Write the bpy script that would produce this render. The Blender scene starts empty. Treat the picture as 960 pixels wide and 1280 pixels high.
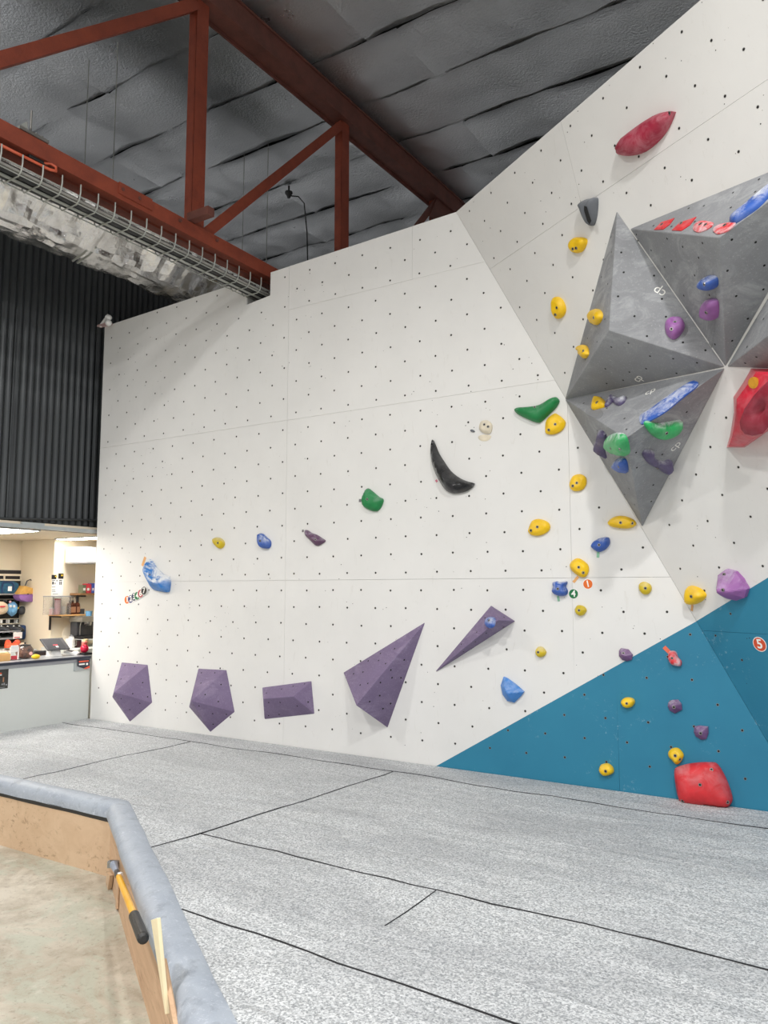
import bpy, bmesh, math, random
from mathutils import Vector, Matrix, noise
from mathutils.geometry import delaunay_2d_cdt
from mathutils.bvhtree import BVHTree
random.seed(7)
SC = bpy.context.scene
COL = SC.collection

# ------------------------------------------------------------------ camera, world, lights, exposure
FPX, HOR, CAMH = 961.0, 738.0, 1.25
PITCH = math.atan((HOR - 640) / FPX)
YAW = math.atan(606 / (FPX / math.cos(PITCH)))
FW = Vector((-math.sin(YAW) * math.cos(PITCH), math.cos(YAW) * math.cos(PITCH), math.sin(PITCH)))
RT = Vector((math.cos(YAW), math.sin(YAW), 0))
UP = RT.cross(FW)
CAM = Vector((0, 0, CAMH))
cd = bpy.data.cameras.new('camera'); cam = bpy.data.objects.new('camera', cd); COL.objects.link(cam)
cd.sensor_fit = 'VERTICAL'; cd.sensor_height = 36; cd.lens = FPX / 1280 * 36
cam.location = CAM
cam.rotation_euler = Matrix((RT, UP, -FW)).transposed().to_euler()
SC.camera = cam

w = bpy.data.worlds.new('world'); SC.world = w; w.use_nodes = True
w.node_tree.nodes['Background'].inputs[0].default_value = (0.96, 0.975, 1.0, 1)
w.node_tree.nodes['Background'].inputs[1].default_value = 0.70

def lamp(x, y, z, size, power, col=(1, 0.985, 0.965), tgt=None):
    l = bpy.data.lights.new('high_bay_lamp', 'AREA'); l.shape = 'DISK'; l.size = size; l.energy = power; l.color = col
    o = bpy.data.objects.new('high_bay_lamp', l); COL.objects.link(o); o.location = (x, y, z)
    if tgt: o.rotation_euler = (Vector(tgt) - Vector((x, y, z))).to_track_quat('-Z', 'Y').to_euler()
    return o
lamp(0.4, 0.9, 5.3, 0.28, 150)
lamp(-5.6, 1.6, 3.95, 0.22, 68)
lamp(-2.2, -1.2, 5.3, 0.5, 215)
lamp(1.8, -2.4, 5.0, 0.8, 250)
lamp(-4.4, -5.2, 5.0, 0.8, 260)

SC.view_settings.view_transform = 'Standard'
SC.view_settings.look = 'None'
SC.view_settings.gamma = 1
SC.view_settings.use_curve_mapping = False
SC.view_settings.exposure = 0.0

# ------------------------------------------------------------------ geometry of the place
WY = 4.992                       # plane of the climbing wall
def ray(x, y): return FW * FPX + RT * (x - 480) - UP * (y - 640)
def hit(x, y, n, d):
    r = ray(x, y); n = Vector(n); t = (d - n.dot(CAM)) / n.dot(r); return CAM + r * t
def onX(x, y, X): return hit(x, y, (1, 0, 0), X)
def onY(x, y, Y): return hit(x, y, (0, 1, 0), Y)
def onZ(x, y, Z): return hit(x, y, (0, 0, 1), Z)
FA = Vector((-2.489, WY, 4.096)); FB = Vector((-0.544, WY, 0.397))
FD = FB - FA
HD = Vector((0.842, -0.540, 0)).normalized()
N2 = HD.cross(FD).normalized()
if N2.y > 0: N2 = -N2
VD = N2.cross(HD).normalized()
if VD.z < 0: VD = -VD
PL1 = (Vector((0, -1, 0)), -WY)
PL2 = (N2, N2.dot(FA))
def onP(x, y, pl, off=0.0): return hit(x, y, pl[0], pl[1] + off)
F0 = FA + FD * (4.096 / (4.096 - 0.397))      # fold line at mat level

# ------------------------------------------------------------------ object helpers
def props(o, label=None, cat=None, group=None, kind=None):
    if label: o['label'] = label
    if cat: o['category'] = cat
    if group: o['group'] = group
    if kind: o['kind'] = kind
    return o
def thing(name, label, cat, loc=(0, 0, 0), group=None):
    o = bpy.data.objects.new(name, None); COL.objects.link(o); o.location = loc
    o.empty_display_size = 0.05
    o['org'] = list(loc)
    return props(o, label, cat, group)
class MB:
    def __init__(s): s.v = []; s.f = []
    def poly(s, pts, faces):
        b = len(s.v); s.v += [Vector(p) for p in pts]; s.f += [tuple(b + i for i in f) for f in faces]; return s
    def box(s, c, d, M=None):
        c = Vector(c); h = [a / 2 for a in d]
        P = [Vector((sx * h[0], sy * h[1], sz * h[2])) for sz in (-1, 1) for sy in (-1, 1) for sx in (-1, 1)]
        if M is not None: P = [M @ p for p in P]
        return s.poly([c + p for p in P], [(0, 2, 3, 1), (4, 5, 7, 6), (0, 1, 5, 4), (2, 6, 7, 3), (0, 4, 6, 2), (1, 3, 7, 5)])
    def bb(s, a, b):
        return s.box([(a[i] + b[i]) / 2 for i in range(3)], [abs(a[i] - b[i]) for i in range(3)])
    def ring_tube(s, pts, rads, n=8, cap=True, flat=1.0):
        pts = [Vector(p) for p in pts]
        if not hasattr(rads, '__len__'): rads = [rads] * len(pts)
        b = len(s.v); ref = None
        for i, p in enumerate(pts):
            t = (pts[min(i + 1, len(pts) - 1)] - pts[max(i - 1, 0)])
            t = t.normalized() if t.length > 1e-9 else Vector((0, 0, 1))
            if ref is None: ref = Vector((0, 0, 1)) if abs(t.z) < 0.9 else Vector((1, 0, 0))
            u = t.cross(ref).normalized(); v = u.cross(t).normalized(); ref = v
            for k in range(n):
                a = 2 * math.pi * (k + .5) / n
                s.v.append(p + u * math.cos(a) * rads[i] + v * math.sin(a) * rads[i] * flat)
        for i in range(len(pts) - 1):
            for k in range(n):
                s.f.append((b + i * n + k, b + i * n + (k + 1) % n, b + (i + 1) * n + (k + 1) % n, b + (i + 1) * n + k))
        if cap:
            s.f.append(tuple(b + k for k in range(n))[::-1]); s.f.append(tuple(b + (len(pts) - 1) * n + k for k in range(n)))
        return s
    def lathe(s, c, prof, n=16, axis=Vector((0, 0, 1))):
        c = Vector(c); return s.ring_tube([c + axis * h for r, h in prof], [max(r, 1e-4) for r, h in prof], n)
    def prism(s, poly, off):
        n = len(poly); off = Vector(off)
        return s.poly(list(poly) + [Vector(p) + off for p in poly], [tuple(range(n))[::-1], tuple(range(n, 2 * n))] + [(i, (i + 1) % n, n + (i + 1) % n, n + i) for i in range(n)])
    def build(s, name, mat, parent=None, smooth=False, bevel=0, label=None, cat=None, group=None, kind=None, seg=2):
        if parent is not None: org = Vector(parent['org'])
        elif cat:
            lo = Vector([min(p[i] for p in s.v) for i in range(3)]); hi = Vector([max(p[i] for p in s.v) for i in range(3)])
            org = Vector(((lo.x + hi.x) / 2, (lo.y + hi.y) / 2, lo.z))
        else: org = Vector((0, 0, 0))
        me = bpy.data.meshes.new(name); me.from_pydata([p - org for p in s.v], [], s.f)
        bm = bmesh.new(); bm.from_mesh(me); bmesh.ops.recalc_face_normals(bm, faces=bm.faces)
        if bevel: bmesh.ops.bevel(bm, geom=[e for e in bm.edges], offset=bevel, segments=seg, profile=.5, affect='EDGES', clamp_overlap=True)
        bm.to_mesh(me); bm.free()
        if smooth:
            for p in me.polygons: p.use_smooth = True
        me.materials.append(mat)
        o = bpy.data.objects.new(name, me); COL.objects.link(o); o['org'] = list(org)
        if parent is not None: o.parent = parent
        else: o.location = org
        return props(o, label, cat, group, kind)
def sm_angle(o, deg=35):
    me = o.data
    for p in me.polygons: p.use_smooth = True
    try: me.set_sharp_from_angle(angle=math.radians(deg))
    except Exception: pass
    return o

# ------------------------------------------------------------------ materials
class NT:
    def __init__(s, name):
        s.m = bpy.data.materials.new(name); s.m.use_nodes = True; s.t = s.m.node_tree; s.b = s.t.nodes['Principled BSDF']
    def n(s, typ, **kw):
        x = s.t.nodes.new(typ)
        for k, v in kw.items():
            if k.startswith('i_'):
                key = k[2:]; key = int(key) if key.isdigit() else key.replace('_', ' ')
                if hasattr(v, 'bl_idname') or isinstance(v, bpy.types.NodeSocket): s.t.links.new(v, x.inputs[key])
                else: x.inputs[key].default_value = v
            else: setattr(x, k, v)
        return x
    def pos(s, scale=1.0, stretch=None):
        g = s.n('ShaderNodeNewGeometry').outputs['Position']
        if stretch:
            m = s.n('ShaderNodeVectorMath', operation='MULTIPLY', i_0=g); m.inputs[1].default_value = stretch; g = m.outputs[0]
        return g
    def noise(s, v, scale, detail=3, rough=.5, dist=0):
        return s.n('ShaderNodeTexNoise', i_Vector=v, i_Scale=scale, i_Detail=detail, i_Roughness=rough, i_Distortion=dist).outputs['Fac']
    def ramp(s, f, a, b, lo=0.0, hi=1.0):
        return s.n('ShaderNodeMapRange', i_Value=f, i_1=a, i_2=b, i_3=lo, i_4=hi).outputs[0]
    def mix(s, f, a, b):
        x = s.t.nodes.new('ShaderNodeMix'); x.data_type = 'RGBA'
        for i, v in ((0, f), (6, a), (7, b)):
            if isinstance(v, bpy.types.NodeSocket): s.t.links.new(v, x.inputs[i])
            else: x.inputs[i].default_value = v if i == 0 or len(v) == 4 else (*v, 1)
        return x.outputs[2]
    def mul(s, a, b):
        x = s.t.nodes.new('ShaderNodeMath'); x.operation = 'MULTIPLY'
        for i, v in ((0, a), (1, b)):
            if isinstance(v, bpy.types.NodeSocket): s.t.links.new(v, x.inputs[i])
            else: x.inputs[i].default_value = v
        return x.outputs[0]
    def out(s, col, rough=.6, metal=0, bump=None, strength=.3, dist=.01, spec=.5):
        if isinstance(col, bpy.types.NodeSocket): s.t.links.new(col, s.b.inputs['Base Color'])
        else: s.b.inputs['Base Color'].default_value = (*col, 1)
        if isinstance(rough, bpy.types.NodeSocket): s.t.links.new(rough, s.b.inputs['Roughness'])
        else: s.b.inputs['Roughness'].default_value = rough
        s.b.inputs['Metallic'].default_value = metal
        s.b.inputs['Specular IOR Level'].default_value = spec
        if bump is not None:
            bn = s.n('ShaderNodeBump', i_Height=bump, i_Strength=strength, i_Distance=dist)
            s.t.links.new(bn.outputs[0], s.b.inputs['Normal'])
        return s.m
def srgb(r, g, b):
    f = lambda c: (c / 255 / 12.92) if c / 255 <= .04045 else ((c / 255 + .055) / 1.055) ** 2.4
    return (f(r), f(g), f(b))
def plain(name, c, rough=.6, metal=0, var=.12, scale=9, bump=.15):
    t = NT(name); v = t.pos(); f = t.noise(v, scale, 4)
    col = t.mix(t.ramp(f, .3, .7), tuple(x * (1 - var) for x in c), tuple(min(1, x * (1 + var)) for x in c))
    return t.out(col, rough, metal, t.noise(v, scale * 12, 3), bump, .003)

def lin_mask(t, a, b, c, d):          # 1 where a*x+b*y+c*z > d, a hard painted edge
    g = t.n('ShaderNodeNewGeometry').outputs['Position']
    dp = t.n('ShaderNodeVectorMath', operation='DOT_PRODUCT', i_0=g); dp.inputs[1].default_value = (a, b, c)
    m = t.t.nodes.new('ShaderNodeMath'); m.operation = 'GREATER_THAN'; t.t.links.new(dp.outputs['Value'], m.inputs[0]); m.inputs[1].default_value = d
    return m.outputs[0]
def wall_paint(name, pl, p0, p1):
    t = NT(name); v = t.pos()
    A = onP(*p0, pl); B = onP(*p1, pl); nn = (B - A).cross(pl[0]).normalized()
    if nn.z > 0: nn = -nn
    blue = lin_mask(t, *nn, nn.dot(A))
    big = t.noise(v, 1.3, 4, .6)
    white = t.mix(t.ramp(big, .3, .75), srgb(231, 230, 227), srgb(222, 221, 218))
    scuff = t.ramp(t.noise(t.pos(stretch=(9, 9, 2.2)), 3.1, 5, .7, 1.2), .61, .72, 0, .2)
    white = t.mix(scuff, white, srgb(186, 180, 168))
    speck = t.ramp(t.n('ShaderNodeTexVoronoi', i_Vector=v, i_Scale=14.0).outputs['Distance'], .05, .035, 0, .75)
    gate = t.ramp(t.noise(v, 2.3, 2), .56, .6)
    white = t.mix(t.mul(speck, gate), white, srgb(150, 145, 138))
    bl = t.mix(t.ramp(big, .3, .7), srgb(44, 132, 162), srgb(36, 120, 151))
    chalk = t.mul(t.ramp(t.noise(v, 26, 6, .8), .58, .68, 0, .5), t.ramp(t.noise(v, 3.2, 2), .52, .66))
    bl = t.mix(chalk, bl, srgb(185, 215, 225))
    col = t.mix(blue, white, bl)
    return t.out(col, .62, 0, t.noise(v, 160, 3), .12, .002)
M_W1 = wall_paint('wall_paint_main', PL1, (550, 955), (868, 778))
M_W2 = wall_paint('wall_paint_overhang', PL2, (868, 778), (960, 722))
M_EDGE = plain('plywood_edge', srgb(196, 170, 130), .7)
M_HOLE = plain('hole_dark', (.012, .012, .012), .8)
M_NUT = plain('steel_nut', (.32, .31, .29), .45, .8)
M_DARK = plain('dark_void', (.012, .013, .014), .9)

def vol_mat(name, a, b, chalk=.55, ccol=srgb(206, 208, 210)):
    t = NT(name); v = t.pos()
    base = t.mix(t.ramp(t.noise(v, 3.4, 5, .6), .3, .7), a, b)
    sm = t.mul(t.ramp(t.noise(t.pos(stretch=(1, 1, 1.8)), 5.5, 7, .75, .8), .46, .66, 0, chalk), t.ramp(t.noise(v, 1.9, 2), .36, .6))
    base = t.mix(sm, base, ccol)
    fl = t.ramp(t.noise(v, 90, 4, .8), .58, .68, 0, .4)
    base = t.mix(fl, base, ccol)
    return t.out(base, .72, 0, t.noise(v, 330, 3), .35, .0025)
M_GREYVOL = vol_mat('grey_grit_volume', srgb(132, 134, 137), srgb(148, 150, 153), .42)
M_PURPVOL = vol_mat('mauve_grit_volume', srgb(124, 108, 140), srgb(113, 97, 128), .34, srgb(190, 178, 200))

def hold_mat(name, c, rough=.5, chalk=.5, up=True, cc=srgb(225, 228, 232), spec=.5):
    t = NT(name); v = t.pos()
    f = t.noise(v, 13, 4)
    col = t.mix(t.ramp(f, .3, .7), tuple(x * .82 for x in c), tuple(min(1, x * 1.1) for x in c))
    if chalk:
        k = t.ramp(t.noise(v, 11, 7, .72, .8), .42, .62, 0, chalk)
        if up:
            nz = t.n('ShaderNodeSeparateXYZ', i_0=t.n('ShaderNodeNewGeometry').outputs['Normal']).outputs[2]
            k = t.mul(k, t.ramp(nz, -.15, .75, .12, 1.6))
        col = t.mix(k, col, cc)
    return t.out(col, rough, 0, t.noise(v, 260, 3), .3, .002, spec)
M_YEL = hold_mat('yellow_hold', srgb(250, 200, 6), .45, .06)
M_YELD = hold_mat('ochre_hold', srgb(218, 190, 20), .5, .22)
M_BLU = hold_mat('blue_hold', srgb(48, 92, 178), .5, .6)
M_SKY = hold_mat('sky_blue_hold', srgb(34, 118, 196), .45, 1.0)
M_SKY2 = hold_mat('azure_hold', srgb(70, 135, 210), .5, .2)
M_GRN = hold_mat('green_hold', srgb(14, 128, 66), .5, .12)
M_LGRN = hold_mat('bright_green_hold', srgb(44, 176, 98), .45, .75)
M_PUR = hold_mat('purple_hold', srgb(158, 100, 166), .5, .25)
M_DPUR = hold_mat('dull_purple_hold', srgb(120, 82, 128), .5, .22)
M_VIO = hold_mat('violet_hold', srgb(82, 70, 112), .45, .55)
M_PLUM = hold_mat('plum_hold', srgb(96, 60, 92), .45, .2)
M_RED = hold_mat('red_hold', srgb(216, 48, 54), .5, .12)
M_REDC = hold_mat('red_chalked_hold', srgb(222, 52, 58), .5, .7, False)
M_CRIM = hold_mat('crimson_hold', srgb(206, 14, 50), .32, .10, False)
M_CRIM2 = hold_mat('shade_dark_crimson', srgb(144, 26, 48), .45, .10, False, srgb(205, 150, 165))  # darker red paints shade into the hollow of the macro
M_MAR = hold_mat('maroon_hold', srgb(162, 34, 62), .5, .4, False, srgb(205, 140, 150))
M_BLK = hold_mat('black_hold', (.012, .012, .014), .22, .10, True, (.3, .3, .3))
M_DGR = hold_mat('dark_grey_hold', srgb(104, 108, 114), .5, .1)
M_CREAM = hold_mat('cream_hold', srgb(222, 212, 190), .6, .1)

# ------------------------------------------------------------------ the two planes of the climbing wall
def panel_from_poly(name, poly, nrm, mat, parent, th=.018, gap=.0008):
    c = sum(poly, Vector()) / len(poly)
    # shrink by gap
    pts = []
    n = len(poly)
    for i, p in enumerate(poly):
        a = (poly[i - 1] - p).normalized(); b = (poly[(i + 1) % n] - p).normalized()
        bis = a + b
        if bis.length < 1e-4: pts.append(p.copy()); continue
        s = max(.2, math.sin(a.angle(b) / 2)); bis.normalize()
        q = p + bis * (gap / s)
        if (q - p).length > 0: pts.append(q)
    m = MB().prism(pts, -Vector(nrm) * th)
    return m.build(name, mat, parent)
def clip(poly, n, d, keep_less=True):
    out = []
    for i in range(len(poly)):
        a, b = poly[i], poly[(i + 1) % len(poly)]
        da, db = n.dot(a) - d, n.dot(b) - d
        if not keep_less: da, db = -da, -db
        if da <= 0: out.append(a.copy())
        if da * db < 0: out.append(a.lerp(b, da / (da - db)))
    return out
def dedupe(p):
    o = []
    for q in p:
        if not o or (q - o[-1]).length > 1e-4: o.append(q)
    if len(o) > 1 and (o[0] - o[-1]).length < 1e-4: o.pop()
    return o

XL = -6.535
def wtop(x): return 3.966 + (x + 6.42) * (4.096 - 3.966) / (6.42 - 2.489)
back = Vector((0, 0.06, 0))
# backing frame behind the panels
m = MB()
outline = [Vector((XL, WY + .02, -.4)), Vector((F0.x, WY + .02, -.4)), Vector((FA.x, WY + .02, 4.08)), Vector((-4.31, WY + .02, wtop(-4.31) - .02)), Vector((-4.31, WY + .02, 3.82)),
           Vector((-4.59, WY + .02, 3.79)), Vector((-4.59, WY + .02, wtop(-4.59) - .02)), Vector((XL, WY + .02, wtop(XL) - .02))]
m.prism(outline, (0, .1, 0))
M_BACK = plain('painted_backing', srgb(196, 195, 190), .7)
wall1 = m.build('wall_back', M_BACK, kind='structure')
fn = Vector((-FD.z, 0, FD.x)).normalized()
if fn.x < 0: fn = -fn
fdist = fn.dot(FA)
cols = [XL, -4.10, -1.662, .8]
rows = [-.1, 1.333, 2.686, 5.0]
P = []
for i in range(3):
    for j in range(3):
        x0, x1, z0, z1 = cols[i], cols[i + 1], rows[j], rows[j + 1]
        poly = [Vector((x0, WY, z0)), Vector((x1, WY, z0)), Vector((x1, WY, z1)), Vector((x0, WY, z1))]
        tn = Vector((-(4.096 - 3.966) / (6.42 - 2.489), 0, 1)); poly = clip(poly, tn, tn.dot(Vector((-6.42, WY, 3.966))))
        poly = dedupe(clip(poly, fn, fdist))
        if len(poly) < 3: continue
        if i == 0 and j == 2:      # notch for the cable tray
            a, b = poly[1], poly[2]
            L = Vector((-4.59, WY, wtop(-4.59))); R = Vector((-4.31, WY, wtop(-4.31)))
            p1 = [Vector((x0, WY, z0)), Vector((-4.575, WY, z0)), Vector((-4.575, WY, wtop(-4.575) - .02)), Vector((-4.68, WY, wtop(-4.68))), Vector((x0, WY, wtop(x0)))]
            p1 = [Vector((x0, WY, z0)), Vector((x1, WY, z0)), Vector((x1, WY, wtop(x1))), Vector((-4.31, WY, wtop(-4.31))), Vector((-4.31, WY, 3.825)),
                  Vector((-4.585, WY, 3.795)), Vector((-4.585, WY, 3.93)), Vector((-4.76, WY, wtop(-4.76))), Vector((x0, WY, wtop(x0)))]
            panel_from_poly('panel', p1, PL1[0], M_W1, wall1, gap=.001); continue
        if i == 1 and j == 0:      # lower sheets: the joint follows the paint edge and drops again further right
            A1, B1 = onP(550, 955, PL1), onP(868, 778, PL1); zp = lambda x: A1.z + (B1.z - A1.z) * (x - A1.x) / (B1.x - A1.x)
            XB = onP(772, 900, PL1).x
            V_ = lambda x, z: Vector((x, WY, z))
            panel_from_poly('panel', [V_(-4.10, z0), V_(XB, z0), V_(XB, zp(XB)), V_(-1.662, zp(-1.662)), V_(-1.662, z1), V_(-4.10, z1)], PL1[0], M_W1, wall1)
            right = [V_(XB, z0), V_(.8, z0), V_(.8, z1), V_(-1.662, z1), V_(-1.662, zp(-1.662)), V_(XB, zp(XB))]
            panel_from_poly('panel', dedupe(clip(right, fn, fdist)), PL1[0], M_W1, wall1); continue
        if i == 2 and j == 0: continue
        if i == 1 and j == 2:      # the seam at 3.65 ends halfway
            za = 3.652
            lo = clip(poly, Vector((0, 0, 1)), za); hi = clip(poly, Vector((0, 0, 1)), za, False)
            hiL = clip(hi, Vector((1, 0, 0)), -2.87); hiR = clip(hi, Vector((1, 0, 0)), -2.87, False)
            panel_from_poly('panel', dedupe(lo), PL1[0], M_W1, wall1)
            panel_from_poly('panel', dedupe(hiL), PL1[0], M_W1, wall1)
            panel_from_poly('panel', dedupe(hiR), PL1[0], M_W1, wall1, gap=.0005); continue
        panel_from_poly('panel', poly, PL1[0], M_W1, wall1)

def uv2(u, v): return FA + HD * u + VD * v
UMAX = 4.6
vfold = lambda v: ((FA + VD * v))
VB = -(4.096) / VD.z - .15
m = MB(); o2 = -N2 * .02
poly = [uv2(0, 0), uv2(UMAX, 0), uv2(UMAX, VB), FA + FD * 1.15]
m.prism([p + o2 for p in poly], -N2 * .1)
wall2 = m.build('wall_right', M_EDGE, kind='structure')
fn2 = FD.cross(N2).normalized()
if fn2.dot(HD) < 0: fn2 = -fn2
vblue = (onP(925, 791, PL2) - FA).dot(VD)
for u0, u1, v0, v1 in ((-1, 1.25, -.532, 0), (1.25, 3.7, -.532, 0), (3.7, UMAX, -.532, 0), (-1, 3.7, vblue, -.532), (3.7, UMAX, vblue, -.532), (-1, UMAX, VB, vblue)):
    poly = [uv2(u0, v0), uv2(u1, v0), uv2(u1, v1), uv2(u0, v1)]
    poly = dedupe(clip(poly, fn2, fn2.dot(FA), False))
    if len(poly) >= 3: panel_from_poly('panel', poly, N2, M_W2, wall2, gap=.0008)

# bolt holes: staggered grid with small steel rims
def disc(m, c, n, r, seg=8, lift=.0006):
    n = Vector(n).normalized(); u = n.orthogonal().normalized(); v = n.cross(u)
    m.poly([Vector(c) + n * lift + (u * math.cos(2 * math.pi * k / seg) + v * math.sin(2 * math.pi * k / seg)) * r for k in range(seg)], [tuple(range(seg))])
def ringd(m, c, n, r0, r1, seg=8, lift=.0009):
    n = Vector(n).normalized(); u = n.orthogonal().normalized(); v = n.cross(u)
    ps = [Vector(c) + n * lift + (u * math.cos(2 * math.pi * k / seg) + v * math.sin(2 * math.pi * k / seg)) * r for r in (r0, r1) for k in range(seg)]
    m.poly(ps, [(k, (k + 1) % seg, seg + (k + 1) % seg, seg + k) for k in range(seg)])
mh, mr = MB(), MB()
inside1 = lambda x, z: x > XL + .05 and z > .04 and z < wtop(x) - .03 and fn.dot(Vector((x, WY, z))) < fdist - .05 and not (-4.63 < x < -4.27 and z > 3.74)
for j in range(0, 16):
    for par in (0, 1):
        z = 3.957 - .2706 * j - .1353 * par
        for i in range(-2, 26):
            x = -6.283 + .2675 * i + .134 * par
            if j >= 5: x += -.0 
            if inside1(x, z):
                c = Vector((x + random.uniform(-.004, .004), WY, z + random.uniform(-.003, .003)))
                disc(mh, c, (0, -1, 0), .0066); ringd(mr, c, (0, -1, 0), .0066, .0088)
for k in range(420):
    x = random.uniform(-6.4, -.6); z = random.uniform(.1, 4.0)
    if noise.noise(Vector((x * 1.1, z * 1.3, 3))) > .05 and inside1(x, z): disc(mh, Vector((x, WY, z)), (0, -1, 0), random.uniform(.002, .0042), 5)
mh.build('bolt_holes', M_HOLE, wall1, kind='stuff'); mr.build('nut_rims', M_NUT, wall1, kind='stuff')
mh, mr = MB(), MB()
for j in range(0, 17):
    for par in (0, 1):
        v = -.067 - .2755 * j - .1375 * par
        for i in range(-1, 17):
            u = .163 + .2885 * i + .1425 * par
            p = uv2(u, v)
            if fn2.dot(p - FA) > .06 and p.z > .05 and u < UMAX - .1:
                disc(mh, p, N2, .0058); ringd(mr, p, N2, .0058, .008)
for k in range(260):
    p = uv2(random.uniform(.2, 3.6), random.uniform(-4.0, 0))
    if fn2.dot(p - FA) > .05 and p.z > .1 and noise.noise(p * 1.4) > .0: disc(mh, p, N2, random.uniform(.002, .004), 5)
mh.build('bolt_holes', M_HOLE, wall2, kind='stuff'); mr.build('nut_rims', M_NUT, wall2, kind='stuff')

# ------------------------------------------------------------------ floor mats, edge, concrete pit
def mat_mat():
    t = NT('fleck_carpet_mat'); v = t.pos()
    f = t.n('ShaderNodeTexVoronoi', i_Vector=v, i_Scale=165.0).outputs['Color']
    g = t.n('ShaderNodeSeparateColor', i_0=f).outputs[0]
    col = t.mix(t.ramp(g, .1, .9), srgb(146, 149, 151), srgb(214, 216, 217))
    f2 = t.noise(v, 105, 2, .6)
    col = t.mix(t.ramp(f2, .58, .66, 0, .6), col, srgb(104, 107, 112))
    col = t.mix(t.ramp(f2, .42, .34, 0, .6), col, srgb(218, 221, 224))
    big = t.noise(t.pos(stretch=(.6, 1.6, 1)), 1.5, 4, .55, .6)
    col = t.mix(t.ramp(big, .42, .62, 0, .30), col, srgb(122, 124, 128))
    t.b.inputs['Sheen Weight'].default_value = .15
    foot = t.ramp(t.noise(v, 3.1, 3), .3, .7)
    hb = t.n('ShaderNodeMath', operation='ADD', i_0=t.mul(foot, .5), i_1=t.mul(t.noise(t.pos(stretch=(.7, 2.4, 1)), 2.0, 3, .5, 1.2), 1.0)).outputs[0]
    return t.out(col, .95, 0, hb, .7, .05, .1)
M_MAT = mat_mat()
M_SEAM = plain('black_seam_tape', (.015, .015, .017), .8)
def vinyl():
    t = NT('grey_blue_vinyl'); v = t.pos()
    col = t.mix(t.ramp(t.noise(v, 5, 5, .6), .3, .7), srgb(150, 158, 170), srgb(168, 176, 186))
    sc = t.ramp(t.noise(t.pos(stretch=(1, 2, 1)), 30, 6, .8, 2.0), .56, .62, 0, .5)
    col = t.mix(sc, col, srgb(205, 210, 218))
    dk = t.ramp(t.noise(v, 11, 5, .7), .54, .66, 0, .4)
    col = t.mix(dk, col, srgb(112, 118, 128))
    return t.out(col, .5, 0, t.noise(v, 12, 5, .6, .8), .5, .006)
M_VINYL = vinyl()
M_VDARK = plain('black_vinyl_underside', (.02, .022, .025), .55)
def plywood(name, c0, c1, streak):
    t = NT(name); v = t.pos(stretch=streak)
    n1 = t.noise(v, 4.5, 6, .6, 1.5)
    col = t.mix(t.ramp(n1, .3, .7), c0, c1)
    gr = t.mul(t.ramp(t.noise(v, 16, 6, .75, .6), .55, .64, 0, .6), t.ramp(t.noise(t.pos(), 2.4, 2), .42, .58))
    col = t.mix(gr, col, srgb(128, 98, 70))
    return t.out(col, .7, 0, t.noise(v, 22, 4), .25, .003)
M_PLY = plywood('plywood_fascia', srgb(212, 184, 153), srgb(200, 170, 138), (1.2, 1.2, 1.6))
M_PLY2 = plywood('plywood_fascia_long_grain', srgb(214, 180, 146), srgb(192, 156, 124), (.5, .5, 3.2))
def concrete():
    t = NT('stained_concrete'); v = t.pos()
    col = t.mix(t.ramp(t.noise(v, 1.6, 7, .65, .7), .4, .6), srgb(168, 159, 142), srgb(198, 191, 176))
    col = t.mix(t.ramp(t.noise(v, 2.6, 6, .7, .4), .50, .62, 0, .6), col, srgb(152, 142, 124))
    col = t.mix(t.ramp(t.noise(t.pos(stretch=(1, 1.6, 1)), 1.9, 7, .75, 1.5), .49, .58, 0, .55), col, srgb(176, 184, 168))
    col = t.mix(t.ramp(t.noise(t.pos(stretch=(1.4, .7, 1)), 3.2, 8, .75, .4), .53, .64, 0, .45), col, srgb(216, 211, 200))
    col = t.mix(t.ramp(t.noise(v, 30, 6, .8), .54, .64, 0, .5), col, srgb(124, 112, 98))
    return t.out(col, .55, 0, t.noise(v, 34, 6, .7), .4, .004)
M_CONC = concrete()

floor = MB().bb((-12, -6, -.46), (8, 12, -.4)).build('floor', M_CONC, kind='structure')

V2 = lambda x, y: Vector((x, y, 0))
EO = [(-9.5, 3.135), (-3.79, 3.18), (3.2, -1.383)]      # inner line of the vinyl edge
c_edge = lambda x: 3.18 - (x + 3.79) * .6528
mats = [
    [(-6.56, 4.68), (3.3, 4.68), (3.3, 4.985), (-6.56, 4.985)],
    [(-6.56, 3.16), (-4.85, 3.172), (-4.84, 4.68), (-6.56, 4.68)],
    [(-4.85, 3.172), (-3.79, 3.18), (-3.02, c_edge(-3.02)), (-2.86, 4.68), (-4.84, 4.68)],
    [(-2.985, 2.98), (3.3, 2.96), (3.3, 4.68), (-2.86, 4.68)],
    [(-3.02, c_edge(-3.02)), (-2.38, c_edge(-2.38)), (3.3, 2.19), (3.3, 2.96), (-2.985, 2.98)],
    [(-2.38, c_edge(-2.38)), (3.2, -1.383), (3.3, 2.19)],
]
for poly in mats:
    m = MB().prism([V2(*p) for p in poly], (0, 0, -.03)); m.build('mat_panel', M_MAT, floor)
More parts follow.
